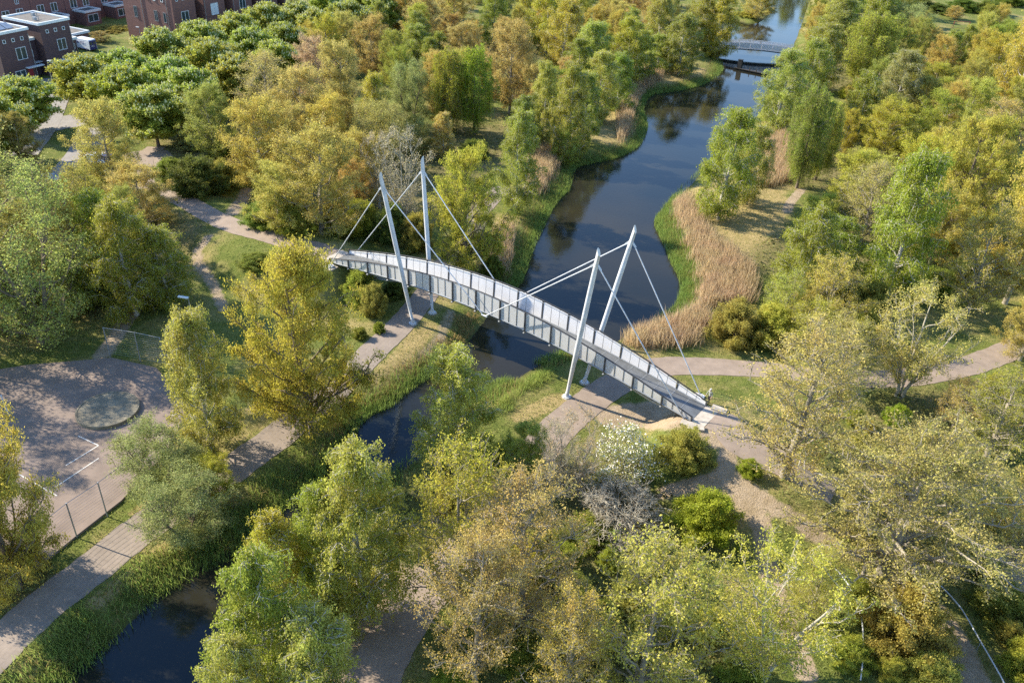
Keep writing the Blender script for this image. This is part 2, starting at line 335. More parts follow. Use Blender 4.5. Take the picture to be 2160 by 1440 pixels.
def ground_mat():
    m, t, b = nodes('ground_cover'); b.inputs['Roughness'].default_value = .95; b.inputs['Specular IOR Level'].default_value = .15
    tc = N(t, 'ShaderNodeTexCoord')
    def noise(sc, det=6, ro=.6):
        n = N(t, 'ShaderNodeTexNoise'); n.inputs['Scale'].default_value = sc; n.inputs['Detail'].default_value = det; n.inputs['Roughness'].default_value = ro
        t.links.new(tc.outputs['Object'], n.inputs['Vector']); return n.outputs[0]
    def ramp(src, els):
        r = N(t, 'ShaderNodeValToRGB'); e = r.color_ramp.elements
        while len(e) < len(els): e.new(.5)
        for q, (p, c) in zip(e, els): q.position = p; q.color = tuple(c)+(1,)
        t.links.new(src, r.inputs[0]); return r.outputs[0]
    def mix(f, a, c):
        x = N(t, 'ShaderNodeMix', data_type='RGBA'); t.links.new(f, x.inputs[0]); t.links.new(a, x.inputs[6]); t.links.new(c, x.inputs[7]); return x.outputs[2]
    def thr(attr, src, amt):   # attribute roughened by noise
        a = N(t, 'ShaderNodeAttribute'); a.attribute_name = attr
        s = N(t, 'ShaderNodeMath', operation='MULTIPLY_ADD'); t.links.new(src, s.inputs[0]); s.inputs[1].default_value = amt; s.inputs[2].default_value = -amt/2
        d = N(t, 'ShaderNodeMath', operation='ADD'); t.links.new(a.outputs['Fac'], d.inputs[0]); t.links.new(s.outputs[0], d.inputs[1])
        m = N(t, 'ShaderNodeMapRange'); m.inputs[1].default_value = .3; m.inputs[2].default_value = .65; t.links.new(d.outputs[0], m.inputs[0]); return m.outputs[0]
    big = noise(.14, 5); mid = noise(.9, 8, .7); fin = noise(7, 6, .7)
    grass = ramp(mid, [(.25, (.07, .105, .02)), (.5, (.13, .155, .035)), (.75, (.21, .20, .07))])
    dryg = ramp(mid, [(.25, (.23, .19, .07)), (.6, (.36, .28, .13)), (.8, (.42, .33, .19))])
    bigm = N(t, 'ShaderNodeMapRange'); bigm.inputs[1].default_value = .47; bigm.inputs[2].default_value = .72; t.links.new(big, bigm.inputs[0])
    c = mix(bigm.outputs[0], grass, dryg)
    c = mix(thr('dry', mid, .6), c, dryg)
    wood = ramp(mid, [(.25, (.09, .10, .03)), (.5, (.17, .15, .06)), (.8, (.25, .20, .11))])
    c = mix(thr('wood', mid, .5), c, wood)
    bare = ramp(mid, [(.2, (.22, .17, .10)), (.5, (.33, .26, .18)), (.8, (.42, .34, .26))])
    c = mix(thr('bare', mid, .7), c, bare)
    mud = ramp(fin, [(.3, (.03, .03, .018)), (.7, (.07, .06, .035))])
    a = N(t, 'ShaderNodeAttribute'); a.attribute_name = 'mud'; c = mix(a.outputs['Fac'], c, mud)
    fm = N(t, 'ShaderNodeMapRange'); fm.inputs[1].default_value = .25; fm.inputs[2].default_value = .75; fm.inputs[3].default_value = .7; fm.inputs[4].default_value = 1.3; t.links.new(fin, fm.inputs[0])
    vm = N(t, 'ShaderNodeVectorMath', operation='SCALE'); t.links.new(c, vm.inputs[0]); t.links.new(fm.outputs[0], vm.inputs['Scale'])
    t.links.new(vm.outputs[0], b.inputs['Base Color'])
    bp = N(t, 'ShaderNodeBump'); bp.inputs['Strength'].default_value = .7; bp.inputs['Distance'].default_value = .25; t.links.new(fin, bp.inputs['Height']); t.links.new(bp.outputs[0], b.inputs['Normal'])
    return m
gme = mesh_np('ground', np.stack([XX, YY, ZZ], -1).reshape(-1, 3), GF, ground_mat(), smooth=True)
SDF = sdf(XX, YY)
vattr(gme, 'bare', field(BARE, XX, YY)); vattr(gme, 'dry', field(DRY, XX, YY)); vattr(gme, 'wood', field(WOOD, XX, YY)); vattr(gme, 'mud', sstep((1.-SDF)/1.4))
tag(link('ground', gme), kind='structure')
def water_mat():
    m, t, b = nodes('canal_water'); tc = N(t, 'ShaderNodeTexCoord')
    nz = N(t, 'ShaderNodeTexNoise'); nz.inputs['Scale'].default_value = .05; nz.inputs['Detail'].default_value = 3; t.links.new(tc.outputs['Object'], nz.inputs['Vector'])
    cr = N(t, 'ShaderNodeValToRGB'); e = cr.color_ramp.elements; e[0].position = .35; e[1].position = .7; e[0].color = (.010, .013, .013, 1); e[1].color = (.030, .026, .015, 1)
    t.links.new(nz.outputs[0], cr.inputs[0]); t.links.new(cr.outputs[0], b.inputs['Base Color'])
    b.inputs['Roughness'].default_value = .035; b.inputs['IOR'].default_value = 1.33; b.inputs['Specular IOR Level'].default_value = .5; b.inputs['Specular Tint'].default_value = (.34, .66, 1, 1)
    n2 = N(t, 'ShaderNodeTexNoise'); n2.inputs['Scale'].default_value = 2.2; n2.inputs['Detail'].default_value = 4; t.links.new(tc.outputs['Object'], n2.inputs['Vector'])
    bp = N(t, 'ShaderNodeBump'); bp.inputs['Strength'].default_value = .10; bp.inputs['Distance'].default_value = .08; t.links.new(n2.outputs[0], bp.inputs['Height']); t.links.new(bp.outputs[0], b.inputs['Normal'])
    return m
wv = [(-60, 20, WL), (130, 20, WL), (200, 420, WL), (20, 420, WL)]
wme = bpy.data.meshes.new('water'); wme.from_pydata(wv, [], [(0, 1, 2, 3)]); wme.materials.append(water_mat())
tag(link('water', wme), kind='structure')

# ------------------------------------------------------------------ paths, road, court
OBST = []     # world polylines with half width: no tufts here
def spline(P, step=.6):
    P = np.array(P); Q = np.vstack([2*P[0]-P[1], P, 2*P[-1]-P[-2]]); out = []
    for i in range(1, len(Q)-2):
        n = max(2, int(np.linalg.norm(Q[i+1]-Q[i])/step))
        for j in range(n):
            t = j/n; p0, p1, p2, p3 = Q[i-1], Q[i], Q[i+1], Q[i+2]
            out.append(.5*((2*p1)+(-p0+p2)*t+(2*p0-5*p1+4*p2-p3)*t*t+(-p0+3*p1-3*p2+p3)*t**3))
    out.append(P[-1]); return np.array(out)
def ribbon(name, pts, wd, m, lift=.035, world=False):
    P = np.array([p[:2] for p in pts]) if world else np.array([G(*p)[:2] for p in pts])
    C = spline(P); T = np.gradient(C, axis=0); T /= np.linalg.norm(T, axis=1, keepdims=True); Nn = np.stack([-T[:, 1], T[:, 0]], 1)
    wds = np.interp(np.linspace(0, 1, len(C)), np.linspace(0, 1, len(wd)), wd) if isinstance(wd, (list, tuple)) else np.full(len(C), wd)
    k = 7; off = np.linspace(-.5, .5, k); V = C[:, None, :]+Nn[:, None, :]*(off[None, :, None]*wds[:, None, None])
    jit = (rng.random((len(C), 2))-.5)*.14; V[:, 0] += Nn*jit[:, :1]; V[:, -1] += Nn*jit[:, 1:]
    z = height(V[..., 0], V[..., 1])+lift; n = len(C)
    s = np.concatenate([[0], np.cumsum(np.linalg.norm(np.diff(C, axis=0), axis=1))])
    uv = np.stack([np.repeat(s[:, None], k, 1), off[None, :]*wds[:, None]], -1).reshape(-1, 2)
    I = np.arange(n*k).reshape(n, k); F = np.stack([I[:-1, :-1], I[1:, :-1], I[1:, 1:], I[:-1, 1:]], -1).reshape(-1, 4)[:, ::-1]
    me = mesh_np(name, np.concatenate([V, z[..., None]], -1).reshape(-1, 3), F, m, uv=uv, smooth=True)
    OBST.append((C[::2], float(np.max(wds))/2)); return tag(link(name, me), kind='structure')
ribbon('path', [(-60,1420),(0,1362),(90,1280),(200,1195),(300,1115),(390,1060),(450,1023),(510,975),(580,925),(650,868),(720,808),(790,738),(840,690),(880,645),(905,612),(935,560),(985,520),(1010,450),(1060,395)], [3.5, 3.5, 3.4, 3.2, 3.1, 3.0, 2.9], MT['pave'])
ribbon('path', [(2220,690),(2160,724),(2090,755),(2030,775),(1940,792),(1850,800),(1750,795),(1660,785),(1590,778),(1500,773),(1430,772),(1380,776),(1330,792),(1290,815),(1250,842),(1215,870),(1180,900),(1130,960),(1080,1040),(1010,1130),(930,1215),(880,1270),(840,1330),(800,1400),(780,1470)], [3.2, 3.2, 3.2, 3.4, 3.6, 3.8, 3.8], MT['gravel'])
ribbon('path', [BW(-24.0, 0), BW(-28, 0)]+[G(*p) for p in ((620,514),(560,496),(500,480),(450,458),(400,430),(355,405),(320,385),(300,340),(330,310))], [3., 3.4, 3.2, 3.2], MT['gravel'], .04, True)
ribbon('path', [BW(25.2, 0), BW(27, 0)]+[G(*p) for p in ((1560,935),(1620,965),(1700,1005),(1760,1040))], [3.3, 3.4, 3.], MT['gravel'], .04, True)
ribbon('road', [(60,275),(120,262),(180,250),(235,228),(300,200)], 7., MT['road'], .05)
ribbon('road', [(205,270),(190,310),(160,350),(120,380)], 6., MT['road'], .056)
ribbon('road', [(130,165),(100,215),(75,270),(30,330)], 7., MT['road'], .062)
ribbon('path', [(200,335),(260,330),(330,322),(345,345),(330,380)], 3., MT['gravel'], .045)
court_px = [(-120,800),(60,772),(169,763),(236,757),(330,778),(400,860),(352,955),(257,1058),(165,1130),(60,1215),(-80,1330),(-160,1400)]
cp = [G0(x, y, .04)[:2] for x, y in court_px]
cme = bpy.data.meshes.new('paved_court'); V, F = polygon_prism(cp, -.2, .22); cme.from_pydata(V, [], F[1:]); cme.materials.append(MT['asphalt'])
tag(link('pavement', cme), kind='structure'); COURT = np.array(cp)
lb = MB()
for seg in ([(165,919),(208,939),(139,981)], [(208,966),(116,1027)], [(40,1000),(120,1045)]):
    for a, b in zip(seg, seg[1:]):
        A = G0(*a, .226); B = G0(*b, .226); lb.obar(A, B, .1, .006)
tag(lb.build('markings', MT['line']), kind='structure')
pc = G0(228, 866, .3)
r = root('concrete_disc', (pc[0], pc[1], .2), 'round raised concrete pad standing on the paved court', 'platform')
an = np.linspace(0, 2*np.pi, 49)[:-1]; V, F = polygon_prism([(math.cos(a)*2.8, math.sin(a)*2.8) for a in an], 0, .32)
me = bpy.data.meshes.new('slab'); me.from_pydata(V, [], F); me.materials.append(MT['slab']); link('slab', me, r)
V2 = [(math.cos(a)*q, math.sin(a)*q, z) for q, z in ((2.8, .322), (2.8, .36), (2.65, .36), (2.65, .322)) for a in an]
F2 = [(j*48+i, j*48+(i+1) % 48, ((j+1) % 4)*48+(i+1) % 48, ((j+1) % 4)*48+i) for j in range(4) for i in range(48)]
me = bpy.data.meshes.new('rim'); me.from_pydata(V2, [], F2); me.materials.append(MT['slab']); link('rim', me, r)

# ------------------------------------------------------------------ main footbridge
def build_bridge():
    rt = root('footbridge', (BO[0], BO[1], 0), 'grey arched cable stayed footbridge crossing the canal with four leaning white masts', 'bridge', rz=BY)
    L = 7.5*SP; us = np.linspace(-L, L, 61)
    d = MB()
    for a, b in zip(us, us[1:]):
        za, zb = deck_z(a), deck_z(b); y = WB-.06
        d.hexa([(a, -y, za-.22), (b, -y, zb-.22), (b, y, zb-.22), (a, y, za-.22), (a, -y, za-.05), (b, -y, zb-.05), (b, y, zb-.05), (a, y, za-.05)])
    d.build('deck', MT['deck'], rt)
    e = MB()
    for s in (-1, 1):
        e.poly([(u, s*WB, deck_z(u)-.02) for u in us], .075, 6)
    for u in np.arange(-7.5, 7.6, 1.)*SP:
        e.obar((u, -WB, deck_z(u)-.26), (u, WB, deck_z(u)-.26), .12, .12)
        if abs(u) < L-1:
            for s in (-1, 1): e.obar((u, s*WB, deck_z(u)-.2), (u, s*(WB+.22), deck_z(u)-.3), .14, .14)
    e.build('edge_beam', MT['galv'], rt)
    seam = MB()
    for u in np.arange(-7, 7.1, .5)*SP: seam.obar((u, -WB+.15, deck_z(u)-.044), (u, WB-.15, deck_z(u)-.044), .05, .012)
    seam.build('deck_seam', MT['galv'], rt)
    # lower chord truss near both ends
    def ch(u):
        a = abs(u); dz = .28+1.25*sstep((a-8)/(.80*L-8)) if a < .8*L else 1.53-1.2*sstep((a-.8*L)/(.2*L))
        return deck_z(u)-dz
    t = MB(); ud = np.linspace(-L+.1, L-.1, 53)
    t.poly([(u, 0, ch(u)) for u in ud], .14, 10)
    for i in range(-7, 8):
        u = i*SP
        if abs(u) < 3.0*SP: continue
        for s in (-1, 1):
            for q in (-.5, .5):
                uu = u+q*SP
                if abs(uu) <= L: t.tube((u, 0, ch(u)), (uu, s*(WB-.1), deck_z(uu)-.22), .055, 6)
    t.build('under_truss', MT['truss'], rt, smooth=False)
    for s, nm in ((-1, 'n'), (1, 'f')):
        rails = MB(); rails.poly([(u, s*WT, deck_z(u)+rail_h(u)) for u in us], .065, 6)
        rails.build('handrail', MT['black'], rt)
        inner = MB(); inner.poly([(u, s*(WT-.07), deck_z(u)+rail_h(u)-.22) for u in us[1:-1]], .03, 5); inner.build('grab_rail', MT['galv'], rt)
        for i in range(16):
            u = (i-7.5)*SP; z0 = deck_z(u); h = rail_h(u)
            p = MB(); p.obar((u, s*(WB+.03), z0-.34), (u, s*(WT+.02), z0+h), .11, .2); p.build('post', MT['dark_steel'], rt)
        for i in range(15):
            p = MB(); dv = MB()
            for j in range(3):
                a = (i-7.5+.035+j*.315)*SP; b = a+.30*SP
                za, zb = deck_z(a), deck_z(b); ha, hb_ = rail_h(a)-.14, rail_h(b)-.14
                y0, y1 = s*(WB-.02), s*(WT-.02); th = .015
                p.hexa([(a, y0-th, za+.06), (b, y0-th, zb+.06), (b, y0+th, zb+.06), (a, y0+th, za+.06), (a, y1-th, za+ha), (b, y1-th, zb+hb_), (b, y1+th, zb+hb_), (a, y1+th, za+ha)])
            p.build('mesh_panel', MT['perf' if s > 0 else 'perf_shaded'], rt)
            for j in range(1, 3):
                a = (i-7.5+.028+j*.315)*SP
                dv = MB(); dv.obar((a, s*WB, deck_z(a)), (a, s*WT, deck_z(a)+rail_h(a)-.06), .03, .06); dv.build('panel_divider', MT['dark_steel'], rt)
    # masts
    a_, b_, c_, d_, h1, ext = 12.6655*S, 2.0097*S, 15.65*S, 3.7105*S, 19.699*S, .0805
    e_, m_ = 2.522*S, 6.59*S
    for sx in (-1, 1):
        for sy in (-1, 1):
            B = np.array([sx*a_, sy*b_, 0.]); gz = float(height(*[np.array([q]) for q in BW(B[0], B[1])[:2]])[0]); B[2] = gz+.25
            Nd = np.array([sx*c_, sy*d_, h1]); T = B+(Nd-B)*(1+ext)
            k = np.linspace(0, 1, 9)
            P = [B+(T-B)*q for q in k]; rad = [.15, .2, .235, .25, .25, .25, .24, .22, .2]
            V, F = tubes([P], [rad], 16)
            # oblique cut of the top ring
            for q in range(16):
                vtx = V[8*16+q]; off = (vtx-T)@np.array([sx*1., 0, 0]); V[8*16+q] = vtx+(T-B)/np.linalg.norm(T-B)*(-off*1.9)
            ms = MB(); ms.add(V, F); ms.X += [tuple(range(16)), tuple(range(9*16-1, 8*16-1, -1))]
            mast = ms.build('mast', MT['white_steel'], rt, smooth=False)
            for pl in mast.data.polygons: pl.use_smooth = len(pl.vertices) == 4
            bp = MB(); bp.tube(B-[0, 0, .22], B-[0, 0, .1], .42, 14); bp.tube(B-[0, 0, .1], B+[0, 0, .35], .27, 14, .17); bp.build('base_plate', MT['white_steel'], mast)
            cf = MB(); cf.tube(B-[0, 0, .8], B-[0, 0, .22], .55, 16); cf.build('footing', MT['concrete'], mast)
            # bracket arm to deck
            zz = deck_z(sx*a_*1.12)-.22; q = (zz-B[2])/(Nd[2]-B[2]); pm = B+(Nd-B)*q
            ar = MB(); ar.tube(pm, (pm[0], sy*(WB-.1), zz), .09, 8); ar.build('bracket', MT['white_steel'], rt)
            nd = MB(); dirv = (T-B)/np.linalg.norm(T-B)
            nd.obar(Nd+[sx*.15, 0, 0], Nd+[sx*.55, 0, -.42], .06, .2); nd.obar(Nd-[sx*.15, 0, 0], Nd+[-sx*.55, 0, -.42], .06, .2); nd.build('cable_lug', MT['white_steel'], rt)
            anc = np.array([sx*27.94*S*(1.0), sy*2.526*S, EZ+.05])
            if sx > 0:
                tgt = G0(1477.6, 832.5, 3.55) if sy > 0 else G0(1446, 889, 3.2)
            else:
                tgt = None
            if tgt is not None:
                dd = tgt[:2]-BO; anc = np.array([dd@bu, dd@bv, tgt[2]])
            out = np.array([0, sy*e_, m_])
            cb = MB(); cb.tube(Nd+[sx*.5, 0, -.4], anc, .055, 8); cb.build('cable', MT['white_steel'], rt)
            cb = MB(); cb.tube(Nd+[-sx*.5, 0, -.4], out, .055, 8); cb.build('cable', MT['white_steel'], rt)
            ab = MB(); ab.tube(anc+[0, 0, -.5], anc+[0, 0, -.12], .42, 12); ab.obar(anc+[-.2, 0, -.05], anc+[.2, 0, -.05], .1, .35); ab.build('anchor', MT['white_steel'], rt)
            fb = MB(); fb.box(anc[0]-.7, anc[0]+.7, anc[1]-.6, anc[1]+.6, anc[2]-1.2, anc[2]-.3); fb.build('anchor_block', MT['concrete'], rt)
    for sy in (-1, 1):
        og = MB(); og.tube((0, sy*(WB-.3), deck_z(0)-.25), (0, sy*e_, m_), .09, 8); og.tube((-.35, sy*e_, m_+.1), (.35, sy*e_, m_+.1), .1, 8); og.build('outrigger', MT['white_steel'], rt)
    for s in (-1, 1):
        ab = MB(); ab.box(min(s*(L+.02), s*(L+1.3)), max(s*(L+.02), s*(L+1.3)), -WB-.1, WB+.1, EZ-1.6, EZ-.04); ab.build('abutment', MT['concrete'], rt)
    return rt
build_bridge()
# concrete blocks beside the abutments
for k, (px, py, rz, lab) in enumerate(((1517, 866, .1, 'pale concrete block lying beyond the far corner of the bridge end'), (1468, 905, .5, 'tilted pale concrete block nearest the camera at the bridge end'), (1452, 897, .2, 'small concrete block between anchor and tilted block'))):
    p = G(px, py); b_ = MB(); b_.hexa([(-.75, -.35, -.2), (.75, -.3, -.15), (.7, .38, -.2), (-.8, .33, -.2), (-.7, -.33, .3), (.72, -.3, .24), (.68, .34, .22), (-.72, .3, .32)])
    o = b_.build('concrete_block', MT['concrete']); o.location = p; o.rotation_euler = (0.06, -.05, BY+rz); tag(o, lab, 'block', 'concrete blocks at the bridge end')

# ------------------------------------------------------------------ far footbridge and weir
def far_bridge():
    A = np.array([48.8, 226.3]); dv = np.array([19.5, -2.3]); Ln = float(np.linalg.norm(dv)); rz = math.atan2(dv[1], dv[0])
    rt = root('footbridge', (A[0], A[1], 0), 'small distant footbridge with grey mesh railings crossing the canal behind the weir', 'bridge', rz=rz)
    z = lambda u: .7+.5*(1-((u-Ln/2)/(Ln/2))**2); us = np.linspace(0, Ln, 25); W2 = 1.6
    d = MB()
    for a, b in zip(us, us[1:]): d.hexa([(a, -W2, z(a)-.25), (b, -W2, z(b)-.25), (b, W2, z(b)-.25), (a, W2, z(a)-.25), (a, -W2, z(a)), (b, -W2, z(b)), (b, W2, z(b)), (a, W2, z(a))])
    d.build('deck', MT['deck'], rt)
    for s in (-1, 1):
        h = MB(); h.poly([(u, s*W2, z(u)+1.5) for u in us], .06, 5); h.poly([(u, s*W2, z(u)-.1) for u in us], .09, 5); h.build('handrail', MT['white_steel'], rt)
        for i in range(8):
            u = Ln*i/7; p = MB(); p.obar((u, s*W2, z(u)-.3), (u, s*W2, z(u)+1.5), .1, .14); p.build('post', MT['white_steel'], rt)
        for i in range(7):
            a, b = Ln*i/7+.15, Ln*(i+1)/7-.15; p = MB(); y = s*W2
            p.hexa([(a, y-.015, z(a)+.1), (b, y-.015, z(b)+.1), (b, y+.015, z(b)+.1), (a, y+.015, z(a)+.1), (a, y-.015, z(a)+1.35), (b, y-.015, z(b)+1.35), (b, y+.015, z(b)+1.35), (a, y+.015, z(a)+1.35)]); p.build('mesh_panel', MT['perf'], rt)
    for u in (.3, Ln-.3):
        a = MB(); a.box(u-.5, u+.5, -W2, W2, -2, z(u)-.26); a.build('abutment', MT['concrete'], rt)
    t = MB(); t.poly([(u, 0, z(u)-.6) for u in us], .12, 8); t.build('under_truss', MT['truss'], rt)
far_bridge()
A = G0(1506, 134, -.7); B = G0(1625, 158, -.7)
rt = root('weir', (A[0], A[1], 0), 'low dark timber weir across the canal in front of the distant footbridge', 'weir', rz=math.atan2(B[1]-A[1], B[0]-A[0]))
Lw = float(np.hypot(*(B-A)[:2]))
b_ = MB(); b_.box(0, Lw, -.35, .35, -1.3, -.68); b_.box(5.5, Lw, -.75, .55, -.66, -.52); b_.build('beam', MT['wet_wood'], rt)
b_ = MB(); b_.box(6.2, 7.2, -.4, .4, -.515, 1.35); b_.box(6.15, 7.25, -.45, .45, 1.355, 1.45); b_.build('winch_post', MT['black'], rt)
for q in (2., 9.5, 11.2):
    b_ = MB(); b_.tube((q, -.45, -2), (q, -.45, .1), .1, 6); b_.build('pile', MT['wet_wood'], rt)

# ------------------------------------------------------------------ fences, lamps, goals, rails
def fence(pts, h, n, label, name='ball_fence', gap=.28):
    P = [G(*p) for p in pts]; zz = P[0][2]
    rt = root(name, (P[0][0], P[0][1], zz), label, 'fence'); P = [p-P[0] for p in P]
    for p in P:
        b_ = MB(); b_.tube((p[0], p[1], p[2]-.3), (p[0], p[1], p[2]+h), .055, 8); b_.build('post', MT['galv'], rt)
    sm = np.array([[p[0], p[1], p[2]] for p in P]); b_ = MB()
    for k in range(n):
        b_.poly([(q[0], q[1], q[2]+h-.04-k*gap) for q in sm], .008 if k else .03, 4)
    b_.build('wire_rails', MT['galv'], rt)
fence([(233.3,754.4),(297.2,764.2),(350,776)], 3.7, 12, 'tall galvanised ball fence with many thin rails behind the concrete disc')
fence([(340,1000),(226.9,1089.4),(163,1134),(90,1195)], 3.7, 10, 'tall dark ball fence with thin rails between the court and the canal path')
def lamp(px, py, ty, label, arm, tx=None, blue=False):
    p = G(px, py); h = hgt(p, px if tx is None else tx, ty) if ty is not None else 5
    h = min(max(h, 4.), 7.)
    rt = root('street_lamp', p, label, 'street lamp', 'lamp posts in the park')
    b_ = MB(); b_.tube((0, 0, -.3), (0, 0, h), .075, 8, .05); b_.build('pole', MT['galv'], rt)
    b_ = MB(); b_.obar((0, 0, h), (arm[0], arm[1], h+.06), .28, .12); b_.build('lamp_head', MT['trim'], rt)
lamp(413, 715, 628, 'grey street lamp with a flat head rising behind the birch beside the court', (-1.1, .1), 399)
lamp(1636, 942, 873, 'thin street lamp with a pale head beneath the sparse oak near the bridge end', (-.1, .35), 1656)
lamp(1752, 140, 79, 'distant white headed street lamp standing between the weeping birches on the far bank', (-.9, .1), 1765)
lamp(1253, 60, 12, 'distant white headed street lamp above the birches left of the canal', (-.9, .1), 1254)
lamp(118, 205, 128, 'white street lamp with a short arm in front of the shaded brick house', (.9, .2), 106)
lamp(300, 96, 63, 'white round headed street lamp before the sunlit brick gable', (-.7, 0), 297)
# white curved rails beside the sandy tracks
for pts, lab in (([(1730,1195),(1765,1225),(1795,1270),(1812,1330),(1813,1400),(1808,1450)], 'curved pale handrail between the yellow sapling and the shrubs by the sandy track'),
                 ([(1895,1170),(1930,1205),(1975,1250),(2020,1300),(2060,1370),(2100,1440),(2130,1500)], 'long curved white handrail beside the shaded sandy track at the lower right')):
    P = spline([G(*p)[:2] for p in pts], 1.); Z = height(P[:, 0], P[:, 1])
    rt = root('handrail', (P[0][0], P[0][1], Z[0]), lab, 'railing', 'handrails beside the tracks'); o0 = np.array([P[0][0], P[0][1], Z[0]])
    b_ = MB(); b_.poly([np.array([p[0], p[1], z+.9])-o0 for p, z in zip(P, Z)], .05, 6); b_.build('rail', MT['white_steel'], rt)
    for k in range(0, len(P), 4):
        q = np.array([P[k][0], P[k][1], Z[k]])-o0; b_ = MB(); b_.tube(q-[0, 0, .2], q+[0, 0, .88], .035, 6); b_.build('post', MT['galv'], rt)
def goal(px, py, w_, h, rz, m, label, dep=1.):
    p = G(px, py); p[2] = max(p[2], 0); rt = root('goal', p, label, 'goal', rz=rz)
    b_ = MB(); b_.tube((0, 0, 0), (0, 0, h), .06, 8); b_.tube((w_, 0, 0), (w_, 0, h), .06, 8); b_.tube((-.06, 0, h), (w_+.06, 0, h), .06, 8); b_.build('goal_frame', m, rt)
    b_ = MB(); b_.tube((0, dep, .06), (w_, dep, .06), .04, 6); b_.tube((0, 0, h), (0, dep, .06), .035, 6); b_.tube((w_, 0, h), (w_, dep, .06), .035, 6); b_.build('back_stay', m, rt)
goal(2009, 62, 5., 2.1, .1, MT['red'], 'red goal frame on the bright grass before the dark hedge')
goal(15, 870, 3., 2.0, -2.4, MT['white_steel'], 'white goal frame half hidden by the willow at the left edge of the court')

# ------------------------------------------------------------------ person at the bridge end
def person(px, py, rz):
    p = G(px, py)
    rt = root('person', p, 'person in a pale cap, grey top and dark trousers walking beside the bridge railing end', 'person', rz=rz)
    J = {'pelvis': (0, 0, .93, .13), 'waist': (0, .01, 1.08, .125), 'chest': (0, .02, 1.30, .155), 'neck': (0, .03, 1.49, .06), 'skull': (0, .05, 1.60, .092), 'crown': (0, .05, 1.69, .075), 'nose': (0, .14, 1.60, .018),
         'hl': (-.1, 0, .9, .095), 'kl': (-.11, .14, .5, .062), 'al': (-.11, .04, .09, .042), 'tl': (-.11, .2, .04, .035), 'hr': (.1, 0, .9, .095), 'kr': (.11, -.03, .49, .062), 'ar': (.11, -.2, .12, .042), 'tr': (.11, -.06, .035, .035),
         'sl': (-.2, .02, 1.40, .062), 'el': (-.26, -.06, 1.13, .045), 'wl': (-.25, .1, .92, .03), 'pl': (-.25, .14, .86, .033), 'sr': (.2, .02, 1.40, .062), 'er': (.27, .1, 1.14, .045), 'wr': (.23, .28, 1.0, .03), 'pr': (.22, .33, .97, .033)}
    E = [('pelvis', 'waist'), ('waist', 'chest'), ('chest', 'neck'), ('neck', 'skull'), ('skull', 'crown'), ('skull', 'nose'), ('pelvis', 'hl'), ('hl', 'kl'), ('kl', 'al'), ('al', 'tl'), ('pelvis', 'hr'), ('hr', 'kr'), ('kr', 'ar'), ('ar', 'tr'), ('chest', 'sl'), ('sl', 'el'), ('el', 'wl'), ('wl', 'pl'), ('chest', 'sr'), ('sr', 'er'), ('er', 'wr'), ('wr', 'pr')]
    for s, P in ((-1, 'pl'), (1, 'pr')):
        b = np.array(J[P][:3])
        for k in range(5):
            o1 = b+np.array([s*(k-2)*.017, .035, -.03 if k else .01]); o2 = o1+np.array([s*(k-2)*.003, .02, -.035+.004*abs(k-2)])
            J[f'{P}{k}a'] = (*o1, .009); J[f'{P}{k}b'] = (*o2, .008); E += [(P, f'{P}{k}a'), (f'{P}{k}a', f'{P}{k}b')]
    ks = list(J); me = bpy.data.meshes.new('body'); me.from_pydata([J[k][:3] for k in ks], [(ks.index(a), ks.index(b)) for a, b in E], [])
    tmp = bpy.data.objects.new('tmp', me); COL.objects.link(tmp); md = tmp.modifiers.new('s', 'SKIN')
    for i, k in enumerate(ks): me.skin_vertices[0].data[i].radius = (J[k][3], J[k][3]*(.75 if k in ('chest', 'waist', 'pelvis') else 1)); me.skin_vertices[0].data[i].use_root = k == 'pelvis'
    sb = tmp.modifiers.new('u', 'SUBSURF'); sb.levels = 1
    dg = bpy.context.evaluated_depsgraph_get(); bm = bpy.data.meshes.new_from_object(tmp.evaluated_get(dg)); bpy.data.objects.remove(tmp)
    bm.name = 'body'; bm.materials.clear()
    for m in (MT['skin'], MT['cloth_top'], MT['cloth_dark'], MT['cap']): bm.materials.append(m)
    for f in bm.polygons:
        c = f.center; f.use_smooth = True
        if c.z > 1.66 or (c.z > 1.62 and c.y < .04): f.material_index = 3
        elif c.z > 1.47: f.material_index = 0
        elif c.z > .95 and abs(c.x) < .4 and not (abs(c.x) > .2 and c.z < 1.03): f.material_index = 1
        elif abs(c.x) > .19 and c.z > .75: f.material_index = 0
        else: f.material_index = 2
    link('body', bm, rt)
    b_ = MB(); b_.tube((0, .05, 1.665), (0, .05, 1.76), .105, 12, .075); b_.box(-.07, .07, .12, .22, 1.665, 1.68); b_.build('cap', MT['cap'], rt)
person(1494, 851, 2.2)

# ------------------------------------------------------------------ houses
E1 = np.array([.418, .908]); HR = math.atan2(E1[1], E1[0])
def window(rt, x0, x1, z0, z1, side, off, kind='plain', m='trim'):
    """side 'f': plane y=off facing -y ; side 'l': plane x=off facing -x"""
    fr = .09
    def bx(mb, a0, a1, c0, c1, p0, p1):
        if side == 'f': mb.box(a0, a1, off-p1, off-p0, c0, c1)
        else: mb.box(off-p1, off-p0, a0, a1, c0, c1)
    f = MB(); bx(f, x0, x1, z1-fr, z1, .003, .09); bx(f, x0, x1, z0, z0+fr, .003, .14); bx(f, x0, x0+fr, z0+fr, z1-fr, .003, .088); bx(f, x1-fr, x1, z0+fr, z1-fr, .003, .088)
    if x1-x0 > .9:
        xm = (x0+x1)/2; bx(f, xm-.05, xm+.05, z0+fr, z1-fr, .003, .085)
    w_ = f.build('window', MT[m], rt)
    g = MB(); bx(g, x0+fr, x1-fr, z0+fr, z1-fr, .002, .035); g.build('pane', MT['trim' if kind == 'shut' else 'glass'], w_)
